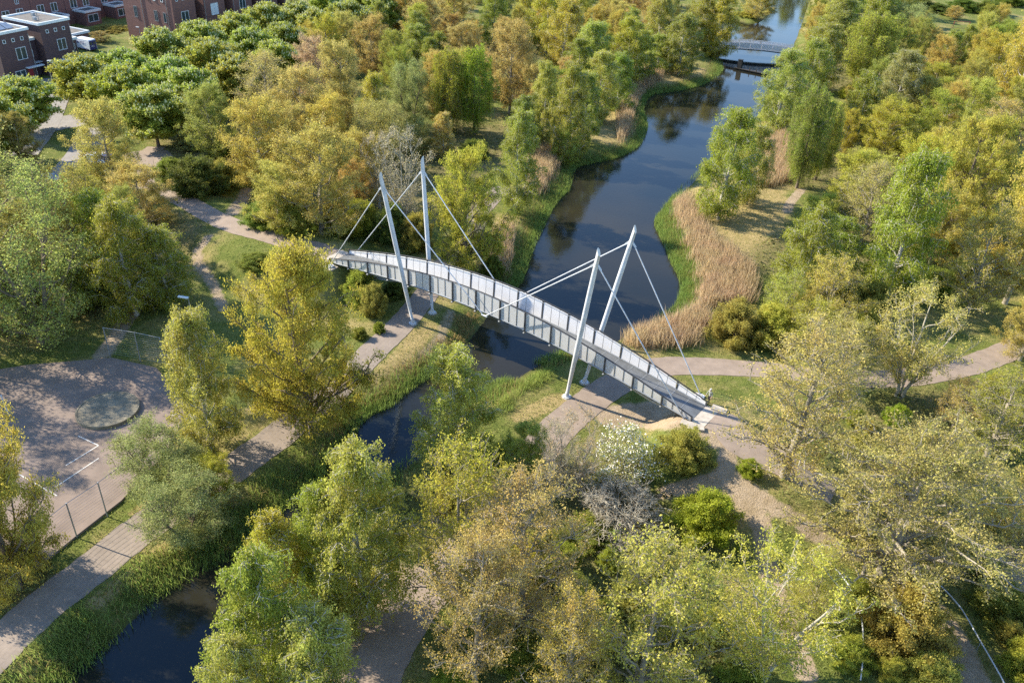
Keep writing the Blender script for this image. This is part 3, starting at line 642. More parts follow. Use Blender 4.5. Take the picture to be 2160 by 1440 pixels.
def house(o, wx, dy, h, label, wins, brickm='brick_dark', pipe=None, trim=True, name='terraced_house', door=None, solar=False):
    rt = root(name, (o[0], o[1], 0), label, 'house', 'brick terraced houses', rz=HR)
    b_ = MB(); b_.box(0, wx, 0, dy, -.3, h-.45); b_.build('wall', MT[brickm], rt)
    r = MB(); r.box(.25, wx-.25, .25, dy-.25, h-.447, h-.25); rf = r.build('roof', MT['roofing'], rt)
    t = MB(); q = .22
    t.box(-q, wx+q, -q, .12, h-.5, h); t.box(-q, wx+q, dy-.12, dy+q, h-.5, h); t.box(-q, .12, .123, dy-.123, h-.5, h-.003); t.box(wx-.12, wx+q, .123, dy-.123, h-.5, h-.003)
    t.build('parapet', MT['trim'] if trim else MT['concrete'], rt)
    if h > 6:
        for vx, vy in ((wx*.3, dy*.35), (wx*.65, dy*.7)):
            b_ = MB(); b_.box(vx-.3, vx+.3, vy-.3, vy+.3, h-.248, h+.35); b_.tube((vx+.8, vy, h-.248), (vx+.8, vy, h+.3), .09, 8); b_.build('roof_vent', MT['galv'], rf)
    for wn in wins: window(rt, *wn)
    if pipe is not None:
        for px_, py_ in pipe: b_ = MB(); b_.tube((px_, py_, 0), (px_, py_, h-1.2), .06, 6); b_.build('downpipe', MT['galv'], rt)
    if door:
        b_ = MB(); b_.box(door[0], door[1], -.05, -.003, 0, 2.2); d = b_.build('door', MT['red'], rt); b_ = MB(); b_.box(door[0]-.4, door[1]+2.2, -.9, -.003, 2.45, 2.62); b_.build('canopy', MT['trim'], rt)
    if solar:
        b_ = MB()
        for k in range(3): b_.hexa([(1+k*1.6, 2, h-.2), (2.4+k*1.6, 2, h-.2), (2.4+k*1.6, 4, h-.2), (1+k*1.6, 4, h-.2), (1+k*1.6, 2, h-.12), (2.4+k*1.6, 2, h-.12), (2.4+k*1.6, 4, h+.6), (1+k*1.6, 4, h+.6)])
        b_.build('solar_panel', MT['solar'], rt)
    return rt
E2 = np.array([-E1[1], E1[0]])
hA = G0(80, 49, 10.2)[:2]
three = lambda h, x=0: [(1.2+x, 1.85+x, h-2.2, h-1.5, 'f', 0), (3.1+x, 3.75+x, h-2.2, h-1.5, 'f', 0), (5.0+x, 5.65+x, h-2.2, h-1.5, 'f', 0)]
house(hA, 6.9, 10.2, 10.2, 'dark brick house with a flat white edged roof just left of the parcel van', three(10.2)+[(3.2, 5.2, 4.3, 6.5, 'f', 0), (3.2, 4.8, .9, 2.5, 'f', 0)], pipe=[(6.75, -.08)], door=(.8, 1.8))
house(hA-E1*9.6, 6.9, 10.2, 9.9, 'dark brick house at the left edge of the picture with a canopy over its door', three(9.9)+[(3.4, 5.6, 4.2, 6.5, 'f', 0), (2.2, 4.4, .5, 2.3, 'f', 0)], pipe=[(6.75, -.08)], door=(5., 6.), solar=True)
house(hA-E1*2.68+E2*2.4, 2.66, 7.2, 7.2, 'recessed lower brick link in shadow between the two nearest brick houses', [(.8, 1.7, 3.6, 5., 'f', 0)], pipe=[(.3, -.08)], door=(.8, 1.6), name='house_link')
house(hA+E1*6.93+E2*1.5, 1.9, 6.2, 5.8, 'narrow low brick annex attached to the house beside the parcel van', [(.5, 1.3, 3.6, 4.6, 'f', 0)], pipe=[(1.7, -.08)], name='house_annex')
hB = np.array([-81.5, 200.])
side = [(2.6, 3.3, 9.3, 10.1, 'l', 0), (5, 5.7, 9.3, 10.1, 'l', 0), (7.2, 7.9, 9.3, 10.1, 'l', 0), (12.4, 13.1, 9.6, 10.6, 'l', 0),
        (11.4, 12.4, 4.9, 7.4, 'l', 0, 'plain', 'galv'), (5., 6., 4.8, 7.2, 'l', 0, 'plain', 'galv'), (2.4, 3.2, 4.8, 7., 'l', 0, 'plain', 'galv')]
house(hB, 6.9, 15.6, 12.6, 'tall brick house with a sunlit gable wall behind the chestnut row', three(11.8)+[(2.3, 4.6, 4.7, 7.2, 'f', 0)]+side, 'brick', pipe=[(-.08, 9.6), (-.08, 1.8)])
for k, (lab, wn) in enumerate((('shaded brick house with a closed pale shutter behind the chestnut row', [(2.2, 4.6, 5., 7.6, 'f', 0, 'shut')]), ('shaded brick house with a divided yellow framed window behind the chestnut row', [(2.4, 4.6, 5., 7.4, 'f', 0)]), ('last shaded brick house to the right behind the chestnut row', [(2.4, 4.6, 5., 7.4, 'f', 0)]), ('brick house above the middle of the chestnut row', [(2.4, 4.6, 5., 7.4, 'f', 0)]))):
    o = hB+E1*(9.6*(k+1)); house(o, 6.9, 12, 12.6, lab, three(11.8)+wn, 'brick', pipe=[(.3, -.08)])
    house(o-E1*2.68+E2*2.6, 2.66, 7, 9., 'recessed dark brick link, number %s from the sunlit gable wall' % ('one', 'two', 'three', 'four')[k], [], pipe=None, name='house_link')
# rear row beyond the gardens
hC = hA+E2*34+E1*2
for k, lab in enumerate(('brick house in the rear row at the upper left corner', 'brick house in the rear row above the parapet roof', 'brick house in the rear row with a low white edged extension', 'brick house in the rear row behind the solar roof', 'brick house in the rear row left of the sunlit gable', 'brick house in the rear row half hidden by the sunlit gable')):
    o = hC+E1*(9.2*k-6); house(o, 9.1, 9, 9.5, lab, [(1.5, 3.4, 3.6, 5.6, 'f', 0), (5.2, 7., 3.6, 5.6, 'f', 0), (5.4, 6.4, 6.6, 7.8, 'f', 0)], 'brick', trim=True)
    house(o+E1*2-E2*4.1, 4.4, 4., 3.4, 'low brick extension, number %s from the left before the rear row' % ('one', 'two', 'three', 'four', 'five', 'six')[k], [(.6, 3.6, .6, 2.4, 'f', 0)], 'brick', name='house_extension')
o = hA+E1*13+E2*14
house(o, 9, 7.5, 3.2, 'long low garage with pale skylights on its roof between the houses', [(1, 2.4, .2, 2.2, 'f', 0)], 'brick', solar=True, name='garage')
o = hA+E1*5+E2*12.5
house(o, 6, 4, 2.7, 'dark flat roofed garden shed behind the nearest brick house', [(1, 2, .8, 1.9, 'f', 0)], 'brick_dark', trim=False, name='garden_shed')
# garden wall/fence behind the van
p0 = G(207, 95); b_ = MB(); b_.box(0, .2, 0, 12, 0, 1.9); o = b_.build('garden_fence', MT['brick']); o.location = (p0[0]-3, p0[1]+2, 0); o.rotation_euler = (0, 0, HR); tag(o, 'reddish garden fence running behind the white parcel van', 'fence')

def letters(txt, size, m, parent, loc, rot):
    c = bpy.data.curves.new('lettering', 'FONT'); c.body = txt; c.size = size; c.extrude = .006; c.materials.append(m)
    tmp = bpy.data.objects.new('tmp', c); COL.objects.link(tmp); me = bpy.data.meshes.new_from_object(tmp.evaluated_get(bpy.context.evaluated_depsgraph_get())); bpy.data.objects.remove(tmp)
    me.materials.clear(); me.materials.append(m); o = bpy.data.objects.new('lettering', me); COL.objects.link(o); o.parent = parent; o.location = loc; o.rotation_euler = rot; return o
def van():
    c = G(191, 110); rt = root('delivery_van', (c[0], c[1], .05), 'white parcel van with blue rear doors and lettering parked behind the chestnut row', 'van', rz=HR)
    # local: y = forward (length), x = width ; near side is x=0 (facing -x), rear at y=0
    Lh, Wd, Ht = 5.9, 2.0, 2.55
    prof = [(0, .45), (0, 2.2), (.12, 2.5), (.3, Ht), (4.2, Ht), (4.55, 2.45), (5.05, 1.55), (5.75, 1.3), (5.9, 1.0), (5.9, .45)]
    n = len(prof); V = []
    for x, ins in ((0, 0), (.12, 1), (Wd-.12, 1), (Wd, 0)):
        for (y, z) in prof:
            top = max(0, (z-1.3)/1.25); V.append((x+(.08*top if x < 1 else -.08*top)*(0 if ins else 1), y, z+(0.02 if ins and z > 2.3 else 0)))
    F = [(j*n+i, (j+1)*n+i, (j+1)*n+(i+1) % n, j*n+(i+1) % n) for j in range(3) for i in range(n)]+[tuple(range(n)), tuple(range(4*n-1, 3*n-1, -1))]
    me = bpy.data.meshes.new('body'); me.from_pydata(V, [], F); me.materials.append(MT['van_white']); me.update(); link('body', me, rt)
    b_ = MB(); b_.box(.1, .98, -.03, -.003, .5, 2.35); b_.box(1.01, 1.9, -.03, -.003, .5, 2.35); b_.build('rear_door', MT['van_blue'], rt)
    b_ = MB(); b_.box(.25, .85, -.045, -.031, 1.5, 2.05); b_.box(1.15, 1.75, -.045, -.031, 1.5, 2.05); b_.build('rear_window', MT['glass'], rt)
    b_ = MB(); b_.hexa([(.15, 4.6, 2.42), (1.85, 4.6, 2.42), (1.85, 5.08, 1.6), (.15, 5.08, 1.6), (.15, 4.65, 2.44), (1.85, 4.65, 2.44), (1.85, 5.12, 1.62), (.15, 5.12, 1.62)]); b_.build('windscreen', MT['glass'], rt)
    b_ = MB(); b_.box(-.012, 0.03, 4.1, 4.9, 1.45, 2.05); b_.build('side_window', MT['glass'], rt)
    b_ = MB(); b_.box(-.03, -.003, .5, 5.3, .5, .62); b_.build('sill_strip', MT['van_blue'], rt)
    b_ = MB(); b_.box(.1, 1.9, -.12, -.032, .38, .48); b_.build('bumper', MT['tyre'], rt)
    for y in (1.1, 4.7):
        for x in (.12, Wd-.12):
            b_ = MB(); b_.tube((x-.13, y, .34), (x+.13, y, .34), .34, 16); wh = b_.build('wheel', MT['tyre'], rt)
            b_ = MB(); b_.tube((x-.145, y, .34), (x+.145, y, .34), .18, 12); b_.build('rim', MT['galv'], wh)
    letters('GLS', .75, MT['van_blue'], rt, (-.02, 2.75, 1.55), (R_(90), 0, R_(-90)))
    letters('GLS', .5, MT['van_white'], rt, (.45, -.05, 1.0), (R_(90), 0, 0))
    b_ = MB()
    b_.tube((-.012, 3.5, 1.75), (.02, 3.5, 1.75), .26, 12); b_.build('emblem', MT['van_blue'], rt)
van()
for k, (px, py, col, lab) in enumerate(((222, 350, 'van_white', 'white parked car glimpsed under the golden tree by the road'), (250, 352, 'van_blue', 'dark blue parked car glimpsed under the golden tree by the road'), (120, 395, 'galv', 'grey parked car half hidden behind the pale willow by the road'))):
    p = G(px, py); rt = root('parked_car', p+[0, 0, .05], lab, 'car', 'cars parked under the golden tree', rz=HR+.3)
    prof = [(0, .3), (0, .75), (.15, .9), (.55, 1.0), (.95, 1.42), (2.6, 1.45), (3.25, .98), (4.1, .82), (4.25, .6), (4.25, .3)]
    n = len(prof); V = [(x+(.16 if z > 1.2 else 0)*(1 if x < .5 else -1), y, z) for x in (0, 1.75) for (y, z) in prof]
    me = bpy.data.meshes.new('body'); me.from_pydata(V, [], [(i, n+i, n+(i+1) % n, (i+1) % n) for i in range(n)]+[tuple(range(n)), tuple(range(2*n-1, n-1, -1))]); me.materials.append(MT[col]); me.update(); link('body', me, rt)
    b_ = MB(); b_.hexa([(.2, 2.68, 1.42), (1.55, 2.68, 1.42), (1.62, 3.22, 1.03), (.13, 3.22, 1.03), (.2, 2.72, 1.45), (1.55, 2.72, 1.45), (1.62, 3.26, 1.05), (.13, 3.26, 1.05)]); b_.build('windscreen', MT['glass'], rt)
    b_ = MB(); b_.box(.06, .12, 1.0, 2.7, 1.05, 1.33); b_.box(1.63, 1.69, 1.0, 2.7, 1.05, 1.33); b_.build('side_window', MT['glass'], rt)
    for y in (.8, 3.4):
        for x in (.1, 1.65):
            b_ = MB(); b_.tube((x-.1, y, .3), (x+.1, y, .3), .3, 14); b_.build('wheel', MT['tyre'], rt)

# ------------------------------------------------------------------ trees
def leaves(C, size, up=.3, asp=.6, rg=rng, dirs=None):
    n = len(C); nrm = rg.normal(size=(n, 3)); nrm[:, 2] = np.abs(nrm[:, 2])*(1-up)+up*1.2; nrm /= np.linalg.norm(nrm, axis=1, keepdims=True)
    a = rg.normal(size=(n, 3)) if dirs is None else dirs+rg.normal(size=(n, 3))*.25
    a -= nrm*np.sum(a*nrm, 1, keepdims=True); a /= np.linalg.norm(a, axis=1, keepdims=True)+1e-9; b = np.cross(nrm, a)
    s = size*(.6+.8*rg.random((n, 1))); V = np.stack([C-a*s*.5, C+b*s*.5*asp+nrm*s*.08, C+a*s*.5, C-b*s*.5*asp+nrm*s*.08], 1).reshape(-1, 3)
    return V, np.arange(4*n).reshape(n, 4)
ENV = {'round': lambda t: np.sqrt(np.clip(1-(2*t-1)**2, 0, 1))*.97+.03,
       'dome': lambda t: np.sqrt(np.clip(1-t**2.2, 0, 1))*(.55+.45*sstep(t/.25)),
       'birch': lambda t: (np.clip(1-t, 0, 1)**.5)*(.62+.38*sstep(t/.3))*1.05,
       'fan': lambda t: (.35+.65*sstep(t/.7))*np.sqrt(np.clip(1-np.clip((t-.62)/.38, 0, 1)**2, 0, 1)),
       'egg': lambda t: np.sqrt(np.clip(1-(1.6*t-.6)**2, 0, 1))}
def make_tree(name, seed, H=12, R=4, hb=.2, env='round', n1=24, n2=8, n3=4, nl=26, ls=.22, rise=.6, droop=0., lump=.3, r0=.2, bark='grey_bark', spread=.22, stems=1, inner=.35, hang=0, up=.3, asp=.6, trunkfrac=.85, twig_r=.014):
    rg = np.random.default_rng(seed); lim = []; P1 = []; R1 = []; P2 = []; R2 = []; P3 = []; R3 = []; LC = []; LD = []; LT = []
    tr = []; f = ENV[env]
    stem_top = []
    for s in range(stems):
        az = s*2*np.pi/max(1, stems)+rg.random(); lean = (.28*R if stems > 1 else .06*R)
        k = 9; t = np.linspace(0, 1, k); base = np.array([np.cos(az), np.sin(az), 0])*(.25 if stems > 1 else 0)
        x = base[0]+np.cos(az)*lean*t**1.3*2+np.cumsum(rg.normal(size=k))*.05; y = base[1]+np.sin(az)*lean*t**1.3*2+np.cumsum(rg.normal(size=k))*.05
        z = t*H*trunkfrac-.4*(t == 0); tr.append(np.stack([x, y, z], 1)); 
    Rt = [r0*(1 if stems == 1 else .7)*np.array([1.35, 1., .9, .8, .7, .55, .42, .28, .12]) for _ in tr]
    V, F = tubes(np.array(tr), np.array(Rt), 8); WV = [V]; WF = [F]; nv = len(V)
    ga = rg.random()*6.28
    for i in range(n1):
        q = (i+.5)/n1; tt = np.clip(q+rg.normal()*.05, .02, .98); az = ga+i*2.39996+rg.normal()*.2
        rr = f(np.array([tt]))[0]*R*(.62+.36*rg.random() if rg.random() > .2 else .35+.3*rg.random())
        h1 = (hb+(1-hb)*tt)*H; st = tr[rg.integers(len(tr))] if stems == 1 else min(tr, key=lambda T: np.hypot(T[-1][0]-np.cos(az)*rr, T[-1][1]-np.sin(az)*rr))
        h0 = max(hb*H*.55, min(h1-rise*rr*(.7+.5*rg.random()), trunkfrac*H*.97))
        tp = np.clip(h0/(H*trunkfrac), 0, 1); sp_ = np.array([np.interp(tp, np.linspace(0, 1, 9), st[:, c]) for c in range(3)])
        end = np.array([np.cos(az)*rr, np.sin(az)*rr, h1]); mid = (sp_+end)/2+np.array([0, 0, (.10-.2*(rise > .8))*rr])+rg.normal(size=3)*.06*rr
        t = np.linspace(0, 1, 7)[:, None]; L = (1-t)**2*sp_+2*t*(1-t)*mid+t*t*end; L[1:-1] += rg.normal(size=(5, 3))*.035*rr
        lr = r0*(.16+.28*(1-tp)); P1.append(L); R1.append(np.linspace(lr, lr*.22, 7)); ln = np.linalg.norm(end-sp_)
        for j in range(n2):
            u = inner+(1-inner)*(j+rg.random())/n2; a = np.array([np.interp(u, np.linspace(0, 1, 7), L[:, c]) for c in range(3)])
            dr = rg.normal(size=3); dr[2] = dr[2]*.6+.25-droop*.3; dr += (end-sp_)/ln*.8; dr /= np.linalg.norm(dr)
            l2 = max(.5, lump*R*(.6+.8*rg.random())*(1.15-.45*u)); e2 = a+dr*l2; 
            t3 = np.linspace(0, 1, 4)[:, None]; B = a+(e2-a)*t3; B[1:, 2] -= droop*.25*l2*(t3[1:, 0]**2); B[1:3] += rg.normal(size=(2, 3))*.05*l2
            P2.append(B); R2.append(np.linspace(lr*.3+.008, .012, 4))
            for k in range(n3):
                v = .3+.7*(k+rg.random())/n3; c0 = B[0]+(B[-1]-B[0])*v; c0 = np.array([np.interp(v, np.linspace(0, 1, 4), B[:, c]) for c in range(3)])
                d3 = rg.normal(size=3); d3[2] = d3[2]*.6+.15-droop*.5; d3 += dr*.7; d3 /= np.linalg.norm(d3); l3 = l2*(.3+.35*rg.random())
                c1 = c0+d3*l3*.55; c2 = c0+d3*l3; c2[2] -= droop*.3*l3
                tw = [c0, c1, c2]
                if hang:
                    hl = hang*(.4+.9*rg.random()); c3 = c2-np.array([rg.normal()*.06, rg.normal()*.06, hl]); tw = [c0, c2, c3]
                P3.append(tw); R3.append([twig_r, twig_r*.7, .004])
                m = nl; tl = rg.random(m)**.8
                if hang:
                    pts = np.where(tl[:, None] < .35, c0+(c2-c0)*(tl[:, None]/.35), c2+(tw[2]-c2)*((tl[:, None]-.35)/.65)); LC.append(pts+rg.normal(size=(m, 3))*[spread, spread, spread*.8]); LD.append(np.tile([0, 0, -1.], (m, 1)))
                else:
                    LC.append(c0+(c2-c0)*(tl[:, None]*1.1)+rg.normal(size=(m, 3))*spread); LD.append(np.tile(d3, (m, 1)))
                LT.append(np.full(m, rg.random()))
    for P, Rr, sd_ in ((P1, R1, 6), (P2, R2, 4), (P3, R3, 3)):
        V, F = tubes(np.array(P), np.array(Rr), sd_); WV.append(V); WF.append(F+nv); nv += len(V)
    wood = mesh_np(name+'_wood', np.concatenate(WV), np.concatenate(WF), MT[bark], smooth=True)
    LCc = np.concatenate(LC); V, F = leaves(LCc, ls, up, asp, rg, np.concatenate(LD) if hang or not up else None)
    lv = np.clip(np.concatenate(LT)*.45+.55*rg.random(len(LCc)), 0, 1)
    crown = mesh_np(name+'_crown', V, F, MT['leaf'], fattr=lv)
    return dict(wood=wood, crown=crown, H=H, R=R, extra=None, LC=LCc)
PR = {}
PR['birch'] = [make_tree('birch', s, H=14, R=4.0, hb=.14, env='birch', n1=38, n2=7, n3=4, nl=40, ls=.155, rise=.9, droop=.7, lump=.26, r0=.17, bark='white_bark', spread=.16, hang=.9, up=.1, asp=.55) for s in (1, 2, 3)]
PR['maple'] = [make_tree('maple', s, H=13, R=5, hb=.2, env='egg', n1=38, n2=8, n3=5, nl=28, ls=.155, rise=1.0, lump=.26, r0=.22, bark='grey_bark', spread=.2) for s in (4, 5, 6)]
PR['oak'] = [make_tree('oak', 7, H=15, R=10, hb=.2, env='dome', n1=60, n2=10, n3=6, nl=14, ls=.16, rise=.55, lump=.17, r0=.5, bark='grey_bark', spread=.2, trunkfrac=.7, inner=.25)]
PR['airy'] = [make_tree('airy', s, H=13, R=5.4, hb=.2, env='dome', n1=36, n2=9, n3=5, nl=12, ls=.16, rise=1., lump=.25, r0=.22, bark='grey_bark', spread=.17, twig_r=.018) for s in (31, 32)]
PR['sparse'] = [make_tree('sparse', s, H=15, R=6, hb=.22, env='dome', n1=44, n2=9, n3=5, nl=10, ls=.15, rise=.8, lump=.24, r0=.3, bark='grey_bark', spread=.2, twig_r=.018) for s in (8, 9)]
PR['pale'] = [make_tree('pale', 10, H=13, R=6, hb=.22, env='fan', n1=32, n2=8, n3=4, nl=16, ls=.17, rise=1.2, lump=.22, r0=.26, bark='pale_bark', spread=.2, stems=3, twig_r=.02)]
PR['willow'] = [make_tree('willow', s, H=15, R=6.5, hb=.14, env='egg', n1=46, n2=9, n3=5, nl=30, ls=.2, rise=1.1, droop=.5, lump=.22, r0=.33, bark='bark', spread=.2, hang=.45, up=.1, asp=.45) for s in (12, 13)]
PR['open'] = [make_tree('open', s, H=17, R=5.5, hb=.12, env='egg', n1=40, n2=8, n3=4, nl=19, ls=.17, rise=1.2, lump=.26, r0=.26, bark='bark', spread=.28, stems=3) for s in (14,)]
PR['grey'] = [make_tree('grey', s, H=8, R=4.2, hb=.1, env='round', n1=30, n2=8, n3=4, nl=36, ls=.15, rise=.8, lump=.27, r0=.15, bark='bark', spread=.22, stems=2, asp=.4) for s in (15, 16)]
PR['bare'] = [make_tree('bare', s, H=11, R=4.5, hb=.15, env='fan', n1=34, n2=9, n3=6, nl=3, ls=.13, rise=1.2, lump=.24, r0=.16, bark='pale_bark', spread=.2, stems=3, twig_r=.022) for s in (17,)]
PR['weep'] = [make_tree('weep', s, H=13, R=3.4, hb=.25, env='round', n1=30, n2=7, n3=5, nl=36, ls=.17, rise=.7, droop=.9, lump=.3, r0=.2, bark='bark', spread=.12, hang=2.6, up=.05, asp=.45) for s in (18,)]
PR['chestnut'] = [make_tree('chestnut', s, H=10, R=5.4, hb=.22, env='round', n1=56, n2=9, n3=3, nl=32, ls=.27, rise=.4, lump=.17, r0=.22, bark='bark', spread=.24, asp=.75, up=.5) for s in (19, 20)]
PR['shrub'] = [make_tree('shrub', s, H=4, R=3.6, hb=.02, env='dome', n1=50, n2=7, n3=4, nl=36, ls=.14, rise=.7, lump=.2, r0=.08, bark='bark', spread=.16, inner=.3) for s in (21, 22, 23)]
PR['brush'] = [make_tree('brush', 24, H=4.5, R=4.5, hb=.05, env='dome', n1=60, n2=9, n3=6, nl=1, ls=.1, rise=.3, droop=.5, lump=.25, r0=.10, bark='pale_bark', spread=.2, stems=4, twig_r=.02)]
PR['blossom'] = [make_tree('blossom', 25, H=5.5, R=3.5, hb=.12, env='dome', n1=30, n2=7, n3=4, nl=7, ls=.15, rise=.8, lump=.25, r0=.1, bark='grey_bark', spread=.22)]
# flower parts
def candles(pr, n, m, h=.42, w_=.11, topfrac=.0):
    C = pr['LC']; rg = np.random.default_rng(5); r3 = np.linalg.norm((C-[0, 0, pr['H']*.58])/[pr['R'], pr['R'], pr['H']*.42], axis=1)
    ok = np.where((r3 > .8) & (C[:, 2] > pr['H']*.3))[0]; sel = C[rg.choice(ok, min(n, len(ok)), replace=False)]
    d = (sel-[0, 0, pr['H']*.5]); d /= np.linalg.norm(d, axis=1, keepdims=True); sel = sel+d*.12
    P = np.stack([sel, sel+np.array([0, 0, h*.35]), sel+np.array([0, 0, h])], 1); V, F = tubes(P, np.tile([w_*.9, w_, .01], (len(sel), 1)), 5)
    return mesh_np('blossoms', V, F, m)
for p in PR['chestnut']: p['extra'] = candles(p, 620, MT['cream'], .36, .10)
def petals(pr, n):
    C = pr['LC']; rg = np.random.default_rng(6); sel = C[rg.integers(len(C), size=n)]+rg.normal(size=(n, 3))*.12; V, F = leaves(sel, .15, .3, .8, rg); return mesh_np('blossoms', V, F, MT['white_petal'])
PR['blossom'][0]['extra'] = petals(PR['blossom'][0], 2600)
TREEPOS = []
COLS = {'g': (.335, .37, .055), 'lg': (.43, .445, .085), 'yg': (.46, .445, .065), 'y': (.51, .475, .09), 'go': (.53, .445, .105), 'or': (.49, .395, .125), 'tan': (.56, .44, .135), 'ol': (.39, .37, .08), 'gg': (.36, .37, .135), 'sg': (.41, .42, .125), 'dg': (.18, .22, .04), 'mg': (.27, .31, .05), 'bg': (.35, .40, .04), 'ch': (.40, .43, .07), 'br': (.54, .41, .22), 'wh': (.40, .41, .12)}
KIND = {'airy': ('maple_tree', 'tree'), 'birch': ('birch_tree', 'tree'), 'maple': ('maple_tree', 'tree'), 'oak': ('oak_tree', 'tree'), 'sparse': ('oak_tree', 'tree'), 'pale': ('maple_tree', 'tree'), 'willow': ('willow_tree', 'tree'), 'open': ('poplar_tree', 'tree'), 'grey': ('willow_tree', 'tree'), 'bare': ('bare_tree', 'tree'), 'weep': ('weeping_willow', 'tree'), 'chestnut': ('chestnut_tree', 'tree'), 'shrub': ('bush', 'bush'), 'brush': ('brushwood', 'bush'), 'blossom': ('blossom_tree', 'tree')}
def plant(kind, P, H, R, col, label, group=None, var=None, rz=None, lean=(0, 0)):
    pr = PR[kind][(len(TREEPOS) if var is None else var) % len(PR[kind])]
    nm, cat = KIND[kind]
    rt = root(nm, P, label, cat, group, rz=random.random()*6.28 if rz is None else rz)
    rt.scale = (R/pr['R'], R/pr['R'], H/pr['H']); rt.rotation_euler[0] = lean[0]; rt.rotation_euler[1] = lean[1]
    c = COLS[col]; j = [1+random.uniform(-.09, .09) for _ in range(3)]; c = (c[0]*j[0], c[1]*j[1], c[2]*j[2], 1)
    tk = link('stems' if kind in ('shrub', 'brush') else 'trunk', pr['wood'], rt); cr = link('crown', pr['crown'], rt); cr.color = c
    if kind == 'brush': cr.name = 'dead_leaves'; cr.color = (.2, .13, .08, 1)
    if pr['extra']: link('blossoms', pr['extra'], rt)
    TREEPOS.append((P[0], P[1], R)); return rt
def T(kind, bx, by, ty, w_, col, label, group=None, **kw):
    if kind == 'shrub': by = by-.22*w_
    P = G(bx, by); nad = (928, 3515); tx = bx+(bx-nad[0])*(by-ty)/(nad[1]-by)
    H = hgt(P, tx, ty); dist = math.sqrt(P[0]**2+P[1]**2+(CZ-P[2])**2); dz = float((P-np.array([0, 0, CZ]))@Fv)
    R = w_/2*dz/FPX*(1.02 if H < 6 else 1.14)
    # crown top rim adds to the silhouette: lower the height a little for wide crowns
    H = max(1.2, H-R*.22 if kind not in ('birch', 'weep') else H)
    P[2] -= .05
    return plant(kind, P, H, R, col, label, group, **kw)
# --- left side
T('open', 95,722,300,250,'sg','tall pale grey green poplar with several stems above the dark court edge')
T('open', 10,600,215,250,'sg','tall pale green poplar reaching the left edge above the road corner')
T('open', 175,600,330,190,'ol','thin olive poplar standing between the pale poplar and the green birches')
T('birch', 290,665,415,165,'g','full green birch left of the side path, nearest the ball fence',var=0)
T('birch', 355,640,470,140,'g','green birch beside the side path with drooping twigs, right of the fuller one',var=1)
T('birch', 232,600,400,140,'yg','yellow green birch behind the two green birches at the side path',var=2)
T('maple', 248,425,192,140,'go','golden maple in front of the chestnut row by the road crossing',var=0)
T('maple', 305,480,330,140,'tan','tan budding maple at the bend of the left path',var=1)
T('maple', 190,470,360,110,'yg','small yellow green maple behind the pale poplar by the parked cars',var=2)
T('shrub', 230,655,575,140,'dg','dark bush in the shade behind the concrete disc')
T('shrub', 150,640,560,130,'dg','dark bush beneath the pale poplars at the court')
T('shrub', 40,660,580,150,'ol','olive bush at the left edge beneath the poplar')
T('shrub', 300,660,610,90,'g','small green bush at the foot of the green birches')
T('willow', 42,1240,805,245,'y','large yellowish willow with a dark trunk at the lower left edge',var=0)
T('willow', -70,1180,800,200,'y','yellowish willow cut off by the left edge beside the court',var=1)
T('grey', 345,1035,885,170,'gg','grey green willow overhanging the corner of the court',var=0)
T('grey', 395,1140,985,190,'gg','grey green willow leaning over the canal path bank',var=1)
T('birch', 447,950,645,165,'lg','bright birch with a pale trunk between the court and the canal path',var=2)
T('maple', 452,1060,955,120,'yg','small yellow green sapling leaning on the bank below the court birch',var=1)
T('willow', 652,897,490,262,'yg','broad yellow willow with a thick trunk beside the canal path, left of the bridge',var=1)
T('shrub', 790,680,600,75,'ol','olive bush between the yellow willow and the bridge mast')
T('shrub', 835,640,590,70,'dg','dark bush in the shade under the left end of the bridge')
T('shrub', 760,630,570,90,'g','green bush hidden behind the yellow willow')
T('shrub', 760,722,697,40,'mg','small round green bush beside the path under the bridge')
T('shrub', 800,708,688,32,'mg','tiny green bush nearest the left bridge mast')
T('shrub', 540,575,530,95,'mg','low dark green thicket on the grass below the left path')
T('shrub', 590,570,535,70,'mg','low green thicket on the slope near the left path')
T('open', -190,770,400,230,'sg','poplar outside the left edge, nearest of the three casting shade on the court')
T('open', -290,860,480,230,'sg','poplar outside the left edge, farthest left of the three shading the court')
T('open', -110,705,330,230,'sg','poplar outside the left edge behind the other two shading the court')
# --- left shrubs by the path junction
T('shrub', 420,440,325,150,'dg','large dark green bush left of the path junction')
T('shrub', 365,405,330,90,'mg','green bush at the left end of the large dark bush')
T('shrub', 475,415,335,80,'ol','olive bush behind the path junction')
T('shrub', 405,330,275,80,'sg','blue green bush beside the single chestnut trunk')
T('shrub', 465,345,285,80,'mg','green bush under the olive tree')
T('shrub', 560,500,420,120,'mg','feathery green bush right of the path junction')
T('shrub', 620,515,430,90,'g','green bush beside the left approach of the bridge')
T('shrub', 690,520,430,100,'dg','dark bush under the golden maples by the bridge approach')
T('shrub', 760,515,420,110,'g','green bush behind the left bridge anchor')
T('shrub', 830,530,430,100,'dg','dark bush behind the leaning left masts')
T('shrub', 880,545,450,90,'ol','olive bush behind the railing between the left masts')
T('shrub', 530,400,340,70,'sg','blue green bush at the side path behind the junction')
T('maple', 455,335,165,115,'ol','olive rounded tree in front of the chestnut row',var=2)
T('maple', 425,300,185,80,'ol','slender olive tree left of the rounded olive one',var=1)
